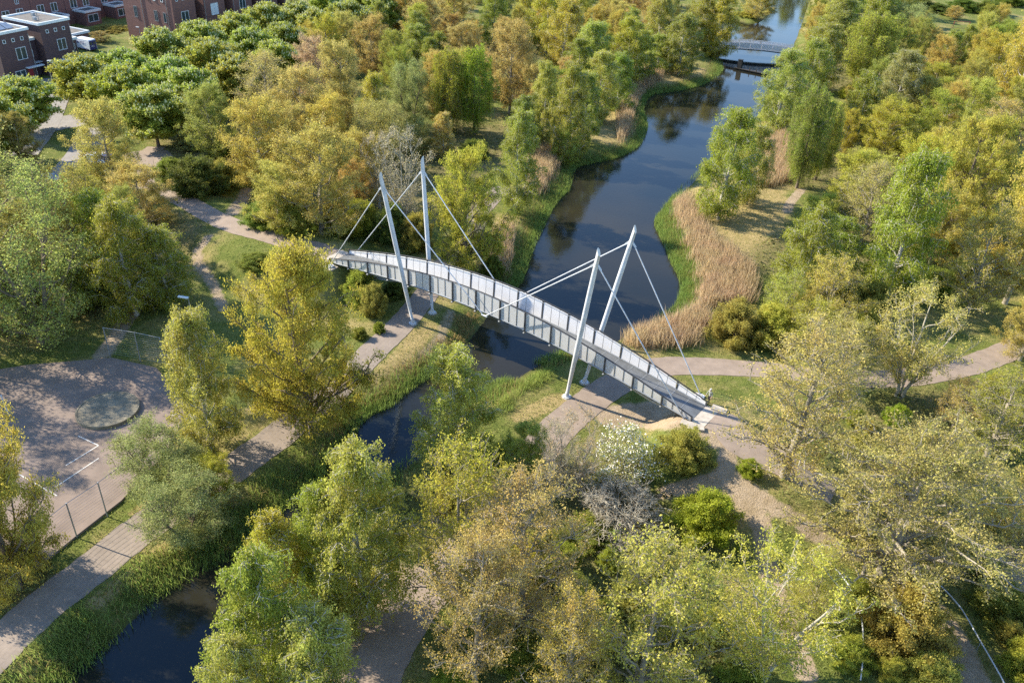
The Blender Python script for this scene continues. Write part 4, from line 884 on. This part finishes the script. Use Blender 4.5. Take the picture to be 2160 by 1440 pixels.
# --- golden oaks in the upper left wood
T('maple', 560,410,185,150,'go','golden maple at the left front of the golden grove',var=0)
T('maple', 680,500,245,190,'go','broad golden maple at the front of the golden grove above the bridge approach',var=1)
T('maple', 590,490,330,130,'go','golden maple with low branches nearest the left path',var=2)
T('maple', 760,430,260,120,'go','golden maple at the right front of the golden grove',var=0)
T('sparse', 575,300,95,150,'tan','tall tan oak at the back left of the golden grove',var=0)
T('maple', 640,330,125,130,'tan','tan maple in the middle of the golden grove',var=1)
T('maple', 720,290,75,120,'or','orange brown maple at the back of the golden grove',var=2)
T('maple', 665,230,65,90,'br','brown budding tree just below the chestnut row',var=0)
T('maple', 615,380,200,110,'or','orange brown maple between the tan oak and the broad golden maple',var=1)
T('maple', 700,370,190,110,'go','golden maple behind the broad one in the grove',var=2)
T('bare', 850,490,255,120,'br','leafless brown tree with forked stems behind the left masts',var=0)
T('bare', 800,440,270,80,'br','smaller leafless brown tree left of the forked one',var=0)
T('maple', 790,170,22,95,'or','orange tree above the golden grove, left of the two small birches')
T('maple', 895,110,-25,100,'or','orange brown tree at the top edge behind the chestnut row')
T('maple', 960,95,-30,90,'or','rust coloured tree at the top edge left of the pale birches')
T('maple', 975,165,38,95,'or','rust coloured tree above the hanging green birches')
T('birch', 820,155,60,72,'lg','small light birch left of its twin above the golden grove')
T('birch', 882,155,45,85,'g','small green birch right of its twin above the golden grove')
T('birch', 795,320,150,80,'yg','yellow green birch in the middle of the left wood')
T('grey', 865,275,118,90,'gg','grey green tree between the yellow green and the hanging birches')
T('grey', 800,360,205,130,'sg','silver green willow before the yellow green birch')
T('grey', 880,330,240,80,'sg','silver green willow above the leafless brown tree')
T('weep', 945,285,100,75,'bg','hanging bright green birch, left one of the pair above the bridge')
T('weep', 1000,285,92,80,'bg','hanging green birch with white trunk, right one of the pair above the bridge')
T('birch', 935,335,235,65,'tan','small tan birch above the yellow green tree at the bridge')
T('willow', 985,565,285,160,'yg','full yellow green tree directly behind the left far mast',var=0)
T('birch', 1090,450,230,115,'g','round green birch on the bank right of the yellow green tree',var=0)
T('shrub', 1000,350,290,80,'dg','dark bush in the gap behind the hanging birches')
T('shrub', 1040,600,540,60,'dg','dark bush on the bank behind the bridge railing')
# --- upper middle, left bank
T('maple', 1075,240,28,120,'or','orange budding oak between the hanging birches and the bank birches',var=0)
T('birch', 1040,95,-25,80,'g','green birch at the top edge above the orange oak')
T('birch', 1150,110,-35,95,'yg','yellow green birch at the top edge left of the street lamp')
T('birch', 1185,150,-10,110,'yg','large yellow green birch at the top below the edge')
T('birch', 1245,180,42,105,'lg','light birch below the top street lamp')
T('birch', 1318,180,35,100,'yg','yellowish birch in the third row from the canal')
T('maple', 1300,80,-10,90,'tan','tan tree at the top edge right of the street lamp')
T('birch', 1385,110,-20,90,'lg','light birch at the top edge above the canal bend')
T('birch', 1430,158,22,95,'g','green birch near the shore before the distant footbridge',var=1)
T('birch', 1470,110,-20,85,'g','green birch at the top edge left of the distant footbridge')
T('birch', 1510,125,-15,95,'yg','yellow green birch overhanging the left end of the distant footbridge',var=0)
T('birch', 1348,170,62,85,'g','green birch above the dry reeds on the left bank')
T('birch', 1258,258,100,100,'lg','light birch with a white trunk on the sunny clearing')
T('birch', 1300,235,110,85,'g','green birch at the right edge of the sunny clearing')
T('birch', 1142,310,128,80,'lg','slender light birch at the wood edge above the bridge')
T('birch', 1195,340,128,105,'g','drooping green birch left of the sunny clearing',var=2)
T('birch', 1230,300,150,80,'g','drooping green birch touching the sunny clearing')
T('grey', 1192,352,260,60,'lg','small light birch leaning at the water edge below the clearing')
T('birch', 1215,190,75,80,'g','green birch in the second row above the clearing')
T('birch', 1385,150,70,75,'lg','light birch beside the shore grass left of the weir')
T('birch', 1100,330,200,80,'mg','dark green birch in the shade above the round birch')
T('maple', 1160,240,130,80,'yg','yellow green young tree behind the slender birch')
T('maple', 1600,42,-30,75,'tan','tan tree on the little spit beyond the distant footbridge')
T('shrub', 1572,45,20,50,'y','yellow bush at the tip of the spit beyond the distant footbridge')
T('shrub', 1495,130,95,60,'ol','olive bush at the left foot of the distant footbridge')
# --- canal lower part
T('birch', 960,968,722,185,'lg','drooping green birch growing on the water edge in front of the bridge',var=1)
T('birch', 772,1302,930,225,'lg','tall light birch with a white trunk beside the lower path',var=0)
T('birch', 600,1330,1085,170,'yg','yellow green birch overhanging the dark canal, left of the tall birch',var=2)
T('birch', 690,1290,1010,150,'g','green birch behind the tall white trunked birch',var=1)
T('birch', 590,1530,1160,230,'g','green birch in the bottom group with its crown over the water',var=0)
T('birch', 690,1590,1290,240,'lg','light birch cut off by the bottom edge below the tall birch',var=2)
T('birch', 530,1620,1330,170,'lg','light birch at the bottom edge nearest the dark water',var=1)
T('airy', 970,1290,905,250,'yg','tall yellow green maple right of the tall white trunked birch',var=1)
T('sparse', 1093,1345,975,290,'tan','tan budding maple with a straight dark trunk in the lower middle',var=0)
T('sparse', 1000,1440,1090,230,'tan','thin tan oak leaning over the lower path',var=1)
T('maple', 1110,1015,885,110,'lg','light green young tree on the bank in front of the bridge span',var=2)
T('shrub', 1075,995,925,95,'lg','light green bush on the bank below the young tree')
T('bare', 1205,1050,855,130,'br','bare brown sapling clump in front of the right near mast',var=0)
T('bare', 1165,1060,880,90,'br','bare thin stems left of the brown sapling clump',var=0)
T('blossom', 1310,1015,893,150,'wh','white blossoming tree in front of the bridge end')
T('brush', 1300,1110,1020,230,'br','heap of dead bare branches between the blossoming tree and the round bush')
T('shrub', 1440,1005,905,140,'ol','brownish green round bush next to the sandy slope at the bridge end')
T('shrub', 1480,1165,1040,175,'bg','bright green round bush enclosed by the sandy tracks')
T('shrub', 1580,1012,975,65,'bg','low green bush beside the track fork')
T('shrub', 1240,1165,1090,130,'mg','green bush under the dead branches')
T('shrub', 1180,1235,1150,120,'g','green bush behind the tan budding maple')
T('shrub', 1090,1430,1340,160,'mg','green bush at the bottom edge right of the lower path')
T('shrub', 960,1460,1400,110,'g','green bush at the bottom edge beside the lower path')
T('airy', 1345,1480,1125,330,'go','large golden maple at the bottom centre',var=2)
T('sparse', 1180,1520,1240,210,'go','golden maple at the bottom left of the large golden one',var=0)
T('pale', 1600,1430,1140,300,'y','pale barked maple with several bare looking stems at the bottom',var=0)
T('airy', 1700,1300,1150,120,'y','yellow maple beside the curved handrail',var=0)
T('shrub', 1560,1470,1390,130,'mg','green bush at the bottom edge left of the pale barked maple')
# --- right foreground
T('oak', 1862,1215,870,500,'or','huge spreading golden brown oak at the right')
T('sparse', 1652,1005,660,300,'tan','sparse tan oak standing beside the bridge end path',var=0)
T('sparse', 1760,820,650,170,'tan','sparse tan oak beside the gravel path right of the bridge',var=1)
T('shrub', 1900,1410,1250,210,'ol','wide olive green bush between the handrails at the lower right')
T('shrub', 1830,1320,1230,130,'mg','green bush under the huge oak trunk')
T('shrub', 2110,1330,1240,170,'mg','green bush at the right edge beyond the long handrail')
T('shrub', 2060,1220,1150,130,'ol','olive bush under the right side of the huge oak')
T('shrub', 1960,1480,1390,150,'ol','olive bush at the bottom edge left of the shaded track')
T('shrub', 2150,1450,1350,120,'g','green bush in the lower right corner')
T('shrub', 1790,1420,1350,120,'g','green bush at the bottom edge beside the pale handrail')
T('airy', 2140,1180,960,200,'go','golden maple at the right edge behind the huge oak',var=1)
T('sparse', 2080,960,760,200,'ol','olive tan tree at the right edge below the gravel path',var=1)
T('maple', 2160,900,770,130,'yg','yellow green young tree at the right edge',var=2)
T('pale', 1895,835,590,200,'tan','pale branched tree beside the gravel path at the right',var=0)
T('sparse', 2010,900,790,130,'tan','low tan tree between the gravel path and the huge oak',var=0)
T('shrub', 1545,750,632,135,'ol','olive green bush between the reeds and the gravel path')
T('shrub', 1620,752,640,130,'y','yellow green bush beside the gravel path behind the bridge end')
T('airy', 1700,745,620,130,'yg','yellow green young maple beside the gravel path',var=1)
T('airy', 1725,700,525,165,'go','golden maple on the far side of the gravel path',var=2)
T('airy', 1640,700,560,120,'y','yellow maple left of the golden one near the dry reeds',var=0)
T('birch', 1680,640,435,150,'g','green birch beside the big dry reed bed',var=0)
T('birch', 1740,600,450,130,'g','green birch right behind the reed bed birch',var=1)
T('birch', 1865,632,310,185,'g','leaning green birch with a bright white trunk',var=2)
T('shrub', 1960,640,560,110,'mg','green bush right of the leaning white trunk')
T('shrub', 1785,480,430,70,'dg','dark bush under the tan tree behind the green birches')
T('sparse', 1810,520,330,150,'tan','tan oak behind the leaning birch',var=0)
T('maple', 1960,560,380,130,'go','golden maple right of the leaning birch',var=0)
T('airy', 2040,660,420,170,'go','golden brown maple overlooking the grassy clearing',var=1)
T('maple', 2120,640,210,185,'go','very tall golden maple at the right edge',var=2)
T('willow', 2010,500,215,175,'y','tall yellow tree left of the very tall golden maple',var=0)
T('willow', 2160,520,190,150,'y','tall yellow tree cut off by the right edge',var=1)
T('maple', 2150,760,600,120,'or','orange brown tree at the right edge above the gravel path',var=0)
T('shrub', 2030,620,540,100,'dg','dark bush in the shade under the golden brown maple')
# --- right bank and upper right
T('birch', 1515,463,215,136,'g','big green birch standing alone on the right bank beside the water',var=1)
T('birch', 1575,430,255,90,'ol','olive green birch directly behind the lone birch at the water')
T('weep', 1680,397,175,85,'g','dark hanging weeping birch with a thin trunk',var=0)
T('weep', 1720,380,205,75,'lg','weeping birch close behind the dark hanging one')
T('birch', 1636,272,95,115,'lg','light birch with two trunks near the right shore')
T('birch', 1690,250,80,105,'g','green birch right of the two trunked birch')
T('birch', 1720,190,48,115,'g','green birch behind the right end of the distant footbridge')
T('birch', 1745,110,-5,90,'lg','light birch at the right shore beyond the distant footbridge')
T('birch', 1755,120,-15,100,'ol','olive birch at the top edge right of the canal')
T('weep', 1815,185,22,105,'yg','large yellow green weeping birch at the upper right')
T('weep', 1860,150,30,90,'g','green weeping birch right of the large yellow green one')
T('grey', 1900,110,0,110,'gg','grey green tree at the top edge before the dark hedge')
T('birch', 1800,290,150,100,'g','green birch above the dry clearing on the right bank')
T('birch', 1878,250,98,105,'gg','grey green birch right of the weeping birches')
T('maple', 1855,345,195,125,'yg','yellow green maple in the middle of the right wood',var=0)
T('maple', 1770,330,220,70,'yg','small yellow green tree on the dry clearing')
T('maple', 1800,450,300,140,'y','yellow maple behind the tan oak on the right bank',var=1)
T('maple', 1950,345,180,130,'g','green maple right of the yellow green one',var=2)
T('shrub', 1915,135,55,105,'bg','bright green bush left of the goal clearing')
T('shrub', 1985,140,65,100,'bg','bright green bush below the red goal')
T('maple', 1960,220,120,100,'yg','yellow green tree below the bright green bushes',var=1)
T('maple', 2075,200,55,110,'yg','yellow green tree right of the red goal',var=0)
T('birch', 2130,240,-10,130,'y','tall yellow birch in the upper right corner',var=2)
T('maple', 2030,290,150,110,'y','yellow tree below the goal clearing',var=0)
T('sparse', 2080,350,190,130,'tan','thin tan oak with a pale trunk at the upper right',var=1)
T('maple', 1925,440,270,140,'yg','yellow green maple left of the tall yellow tree',var=0)
T('maple', 2010,40,8,45,'tan','small budding tree beside the red goal')
for k, (x, y, t_, w_) in enumerate(((1975,44,0,80),(2030,40,-8,80),(2085,48,-5,80),(1935,40,-15,80),(2130,30,-25,90))):
    T('shrub', x, y, t_, w_, 'dg', ('dark hedge bush left behind the red goal','dark hedge bush directly behind the red goal','dark hedge bush right behind the red goal','dark hedge bush beside the grey green tree','dark hedge bush in the upper right corner')[k], 'dark bushes behind the goal')
T('birch', 1840,100,-30,100,'g','green birch at the top edge above the weeping birches')
T('birch', 1780,60,-60,90,'lg','light birch at the top edge right of the far canal reach')
T('shrub', 1790,220,175,60,'bg','bright green bush between the weeping birches and the dry clearing')
T('shrub', 1665,225,190,50,'bg','bright green bush behind the two trunked birch')
T('grey', 1690,340,260,60,'br','low brown tree on the dry clearing behind the weeping birch')
T('shrub', 1890,420,360,80,'mg','green bush in the middle of the right wood')
T('maple', 1720,500,400,90,'yg','thin yellow green sapling beside the pale footpath')
# --- chestnuts along the street: placed by crown centre
def chest(cx, cy, w_, label, col='ch'):
    p = G0(cx, cy, 5.2); z = float(height(np.array([p[0]]), np.array([p[1]]))[0]); plant('chestnut', (p[0], p[1], z), 9.4+random.uniform(-1., 1.), w_*1.2, col, label, 'chestnut trees in flower along the street')
chest(322, 245, 5.6, 'flowering chestnut with a visible trunk at the street end of the front row')
chest(45, 215, 5.6, 'flowering chestnut before the leftmost dark brick house')
chest(-10, 275, 5., 'flowering chestnut at the left edge behind the pale poplar')
chest(172, 165, 5.6, 'flowering chestnut in front of the dark brick house beside the van')
ords = ('first', 'second', 'third', 'fourth', 'fifth', 'sixth', 'seventh', 'eighth', 'ninth')
for i, (cx, cy) in enumerate(((262,150),(345,128),(425,103),(498,80),(566,58),(630,40),(696,22),(760,6))): chest(cx, cy, 5.3, '%s flowering chestnut from the left in the back row nearest the brick houses' % ords[i])
for i, (cx, cy) in enumerate(((262,195),(362,172),(446,145),(526,118),(598,92),(668,70),(735,50),(800,30))): chest(cx, cy, 5.3, '%s flowering chestnut from the left in the middle row' % ords[i])
for i, (cx, cy) in enumerate(((402,205),(500,165),(582,135),(850,15))): chest(cx, cy, 5., '%s flowering chestnut from the left in the front row after the one with visible trunk' % ords[i])
for i, (x, y, t_, w_) in enumerate(((235,85,48,90),(212,88,60,50),(305,105,75,60),(170,52,36,30))):
    T('shrub' if i != 1 else 'maple', x, y, t_, w_, ('ol','or','ol','bg')[i], ('olive hedge behind the white parcel van','rust coloured garden tree behind the parcel van','olive bush at the foot of the sunlit gable','bright green bush on the roof line beside the garden shed')[i])
# trees just beyond the top edge that the canal mirrors
for i, (x, y) in enumerate(((1545,-60),(1500,-40),(1800,-30),(1440,-50),(1850,-60),(1590,-68),(1635,-76),(1680,-76),(1725,-80))):
    P = G0(x, y, 0); plant('birch', (P[0], P[1], 0), 23, 8, ('g','yg','lg')[i % 3], ('birch beyond the far reach of the canal outside the top edge'), 'birches beyond the far canal reach')
# woodland fill: smaller trees between the main ones, each named after its nearest named neighbour
rg = np.random.default_rng(77); NAMED = [(o, o['label'], o.location.copy()) for o in COL.objects if o.type == 'EMPTY' and o.get('category') in ('tree', 'bush') and len(o['label'].split()) <= 10]
ZN = [([(480,330),(600,110),(760,90),(1000,-20),(1180,-40),(1400,-40),(1500,90),(1330,140),(1150,270),(1060,260),(960,300),(860,420),(760,500),(640,500),(560,480)], 85, ('go','or','tan','yg','g'), (8, 12)),
      ([(1700,60),(1780,-40),(1900,-20),(1930,50),(2000,110),(2160,60),(2250,300),(2230,700),(2080,600),(1930,520),(1780,420),(1800,330),(1740,230)], 85, ('yg','y','g','ol','go'), (8, 12)),
      ([(-60,330),(100,300),(150,420),(300,540),(240,640),(60,690),(-60,690)], 12, ('sg','g','ol'), (7, 10)),
      ([(1780,850),(2000,780),(2200,800),(2250,1500),(1850,1500),(1760,1250),(1800,1050)], 16, ('ol','yg','bg'), (1.6, 3)),
      ([(900,1050),(1100,980),(1320,1080),(1400,1200),(1500,1300),(1500,1480),(900,1500)], 14, ('ol','g','yg'), (1.8, 3.4)),
      ([(1620,700),(1700,620),(1800,600),(1950,640),(1800,740),(1650,740)], 6, ('ol','yg'), (2.5, 4.5))]
nm_c = {'go': 'golden', 'or': 'rust brown', 'tan': 'tan', 'yg': 'yellow green', 'g': 'green', 'y': 'yellow', 'ol': 'olive', 'sg': 'pale green', 'bg': 'bright green'}
used = set()
def near_label(p, kind, col):
    q = sorted(NAMED, key=lambda n: (n[2][0]-p[0])**2+(n[2][1]-p[1])**2)[:12]
    for o, l, c in q:
        dx, dy = p[0]-c[0], p[1]-c[1]; rel = ('right of' if dx > 0 else 'left of') if abs(dx) > abs(dy) else ('behind' if dy > 0 else 'before')
        t = 'small %s %s %s the %s' % (nm_c[col], kind, rel, l)
        if t not in used and len(t.split()) <= 16: used.add(t); return t
    return 'small %s %s between the larger trees' % (nm_c[col], kind)
for poly, n, cs, hr in ZN:
    W_ = np.array([G0(a, b, 0)[:2] for a, b in poly]); lo, hi = W_.min(0), W_.max(0); c_ = 0; tries = 0
    while c_ < n and tries < 6000:
        tries += 1; p = rg.uniform(lo, hi)
        if not inside(p[:1], p[1:], W_)[0]: continue
        tp_ = np.array(TREEPOS)
        if (np.hypot(p[0]-tp_[:, 0], p[1]-tp_[:, 1])-tp_[:, 2]*.55).min() < 1.1 or sdf(p[:1], p[1:])[0] < 3.5: continue
        if any(dist_poly(p[:1], p[1:], C)[0] < hw+1.5 for C, hw in OBST): continue
        if field([b for b in BARE[:6]], p[:1], p[1:])[0] > .3: continue
        cc = cs[rg.integers(len(cs))]; h = rg.uniform(*hr); kd = 'shrub' if hr[1] < 6 else ('birch' if cc in ('g', 'yg') and rg.random() < .6 else 'maple')
        k_ = {'birch': 'birch', 'maple': 'maple', 'shrub': 'bush'}[kd]
        plant(kd, (p[0], p[1], float(height(p[:1], p[1:])[0])-.05), h, h*(rg.uniform(.3, .42) if kd != 'shrub' else rg.uniform(.55, .85)), cc, near_label(p, k_, cc)); c_ += 1

# ------------------------------------------------------------------ ground vegetation
def mask_obst(x, y):
    ok = np.ones(x.shape, bool)
    for C, hw in OBST: ok &= dist_poly(x, y, C) > hw+.05
    ok &= ~inside(x, y, COURT); return ok
def blades(name, x, y, h, wd, col, label, cat, lean=.25, seed=1, z=None, nblade=1):
    rg = np.random.default_rng(seed); n = len(x); z = height(x, y) if z is None else z
    B = np.stack([x, y, z-.03], 1); a = rg.random(n)*6.28; s = np.stack([np.cos(a), np.sin(a), np.zeros(n)], 1)*(wd/2)
    hh = (h*(.6+.6*rg.random(n)))[:, None]; tilt = rg.normal(size=(n, 3))*lean; tilt[:, 2] = 1
    mid = B+tilt*hh*.55; top = B+tilt*hh+np.stack([tilt[:, 0], tilt[:, 1], tilt[:, 2]*0], 1)*hh*.5
    V = np.stack([B-s, B+s, mid+s*.8, mid-s*.8, top], 1).reshape(-1, 3); i = np.arange(n)*5
    Q = np.stack([i, i+1, i+2, i+3], 1); Tt = np.stack([i+3, i+2, i+4], 1)
    lv = rg.random(n); me = mesh_np(name, V, [Q, Tt], MT['leaf'], fattr=np.concatenate([lv, lv])); o = link(name, me); o.color = tuple(col)+(1,)
    return tag(o, label, cat, kind='stuff')
def in_px(polys, n, seed, zr=-.4):
    """random points inside world polygons traced on the ground"""
    rg = np.random.default_rng(seed); xs, ys = [], []
    areas = []; W_ = []
    for p in polys:
        P = np.array([G0(a, b, zr)[:2] for a, b in p]); W_.append(P); areas.append(.5*abs(np.dot(P[:, 0], np.roll(P[:, 1], 1))-np.dot(P[:, 1], np.roll(P[:, 0], 1))))
    tot = sum(areas)
    for P, A in zip(W_, areas):
        k = int(n*A/tot); lo, hi = P.min(0), P.max(0); X = rg.uniform(lo[0], hi[0], k*5); Y = rg.uniform(lo[1], hi[1], k*5); m = inside(X+rg.normal(size=k*5)*.5+np.sin(Y*1.3)*.4, Y+rg.normal(size=k*5)*.5, P); xs.append(X[m][:k]); ys.append(Y[m][:k])
    return np.concatenate(xs), np.concatenate(ys), tot
brown = [[(1422,440),(1440,415),(1458,440),(1475,480),(1500,515),(1545,545),(1590,590),(1585,640),(1500,655),(1470,660),(1480,610),(1470,560),(1440,490)],
         [(1310,722),(1330,700),(1380,690),(1440,672),(1480,650),(1500,690),(1450,735),(1370,745),(1330,735)],
         [(1110,420),(1108,370),(1140,320),(1180,325),(1178,350),(1150,390),(1135,420)], [(1030,570),(1045,500),(1070,480),(1085,500),(1070,570),(1050,590)],
         [(1302,300),(1308,235),(1330,200),(1340,165),(1400,165),(1350,200),(1333,235),(1325,280),(1305,305)], [(1600,400),(1620,300),(1660,290),(1690,340),(1670,380),(1630,400)], [(1330,165),(1345,150),(1380,160),(1365,185),(1335,185)]]
x, y, A_ = in_px(brown, 42000, 31); m = mask_obst(x, y) & (sdf(x, y) > .1); x, y = x[m], y[m]
blades('dry_reeds', x, y, 1.9, .07, (.53, .40, .25), 'dry tan reeds standing along the canal banks', 'reeds', .13, 3)
nearw = [[(1010,860),(1100,790),(1170,765),(1180,790),(1100,850),(1030,890)], [(870,800),(930,745),(990,700),(1010,660),(975,670),(950,720),(890,760),(830,810),(780,850),(800,860)]]
x, y, _ = in_px([nearw[1]], 3000, 32); m = mask_obst(x, y) & (sdf(x, y) > .3); blades('dry_grass', x[m], y[m], .55, .06, (.38, .27, .12), 'tussocks of dry grass along the bank below the bridge', 'grass', .4, 5)
# green reeds: strip along the whole shore
rg = np.random.default_rng(41); seg = rg.integers(len(SHD), size=150000); nxt = (seg+1) % len(SHD); ln = np.linalg.norm(SHD[nxt]-SHD[seg], axis=1); keep = rg.random(len(seg)) < ln/2.4; seg = seg[keep]; nxt = nxt[keep]
tt = rg.random((len(seg), 1)); q = SHD[seg]*(1-tt)+SHD[nxt]*tt+rg.normal(size=(len(seg), 2))*.95
ds = sdf(q[:, 0], q[:, 1]); pat = np.sin(q[:, 0]*.35)+np.sin(q[:, 1]*.27+1)+rg.normal(size=len(q))*.5
ub = np.abs((q[:, 0]-BO[0])*bv[0]+(q[:, 1]-BO[1])*bv[1])
m = (ds > -.9) & (ds < 2.3) & (pat > -.35) & (ub > 2.2) & (q[:, 1] > 30) & (q[:, 1] < 240) & mask_obst(q[:, 0], q[:, 1]); q = q[m]
blades('green_reeds', q[:, 0], q[:, 1], .95, .05, (.24, .32, .08), 'bright green reeds lining the edge of the canal', 'reeds', .16, 6, z=np.maximum(height(q[:, 0], q[:, 1]), -1.15))
m2 = rg.random(len(q)) < .55; q2 = q[m2]+rg.normal(size=(m2.sum(), 2))*.8; m3 = mask_obst(q2[:, 0], q2[:, 1]) & (sdf(q2[:, 0], q2[:, 1]) > .3); q2 = q2[m3]
blades('dry_stalks', q2[:, 0], q2[:, 1], .8, .05, (.33, .25, .11), 'straw coloured dead stalks mixed into the bank grass', 'grass', .3, 8)
# green belt beside the right bank reeds
gb = [[(1395,450),(1425,425),(1445,480),(1470,545),(1478,600),(1470,655),(1435,665),(1448,620),(1440,580),(1405,500)], [(700,960),(640,1010),(560,1075),(450,1150),(380,1210),(250,1320),(110,1440),(0,1440),(0,1420),(130,1330),(300,1200),(430,1120),(560,1020),(650,960),(690,920)], [(1040,860),(1110,805),(1170,770),(1165,790),(1100,840),(1050,880)], [(1075,600),(1100,520),(1150,430),(1195,360),(1205,370),(1160,440),(1120,520),(1095,600)]]
x, y, _ = in_px(gb, 42000, 33); m = mask_obst(x, y) & (sdf(x, y) > -.6) & (np.sin(x*.6+np.sin(y*.5)*2)+np.sin(y*.8+x*.3)+np.random.default_rng(3).normal(size=len(x))*.6 > -.35); blades('tall_grass', x[m], y[m], .6, .05, (.29, .35, .09), 'tall fresh green grass and sedge between path and canal', 'grass', .25, 9)
# short grass tufts over the meadows
n = 330000; th_ = rg.random(n); yy = 32+th_**1.5*150; xx = (rg.random(n)*2-1)*(yy*.72+12)
wd_ = field(WOOD, xx, yy); ba = field(BARE, xx, yy); ds = sdf(xx, yy); m = (ds > .8) & (ba < .45) & (wd_ < .9) & mask_obst(xx, yy) & (np.abs(np.sin(xx*.5)+np.sin(yy*.41)+rg.normal(size=n)*.8) > .25)
xx, yy = xx[m], yy[m]; blades('grass', xx, yy, .2, .07, (.26, .29, .085), 'short rough grass covering the park meadow', 'grass', .5, 10)
# undergrowth in woods
n = 260000; yy = 32+rg.random(n)**1.2*260; xx = (rg.random(n)*2-1)*(yy*.75+12); wd_ = field(WOOD, xx, yy); ds = sdf(xx, yy)
pn = np.sin(xx*.45+.7*np.sin(yy*.3))*np.cos(yy*.38+.6*np.sin(xx*.22))+rg.normal(size=n)*.3
m = (wd_ > .35) & (ds > 2.) & mask_obst(xx, yy) & (pn > -.25); xx, yy, pn = xx[m], yy[m], pn[m]
zz = height(xx, yy)+rg.random(len(xx))**1.3*np.clip(.5+pn, .2, 1.2)*1.2
V, F = leaves(np.stack([xx, yy, zz], 1), .34, .4, .7, rg); me = mesh_np('undergrowth', V, F, MT['leaf'], fattr=rg.random(len(xx))); o = link('undergrowth', me); o.color = (.19, .20, .07, 1)
tag(o, 'low mixed undergrowth covering the woodland floor', 'undergrowth', kind='stuff')
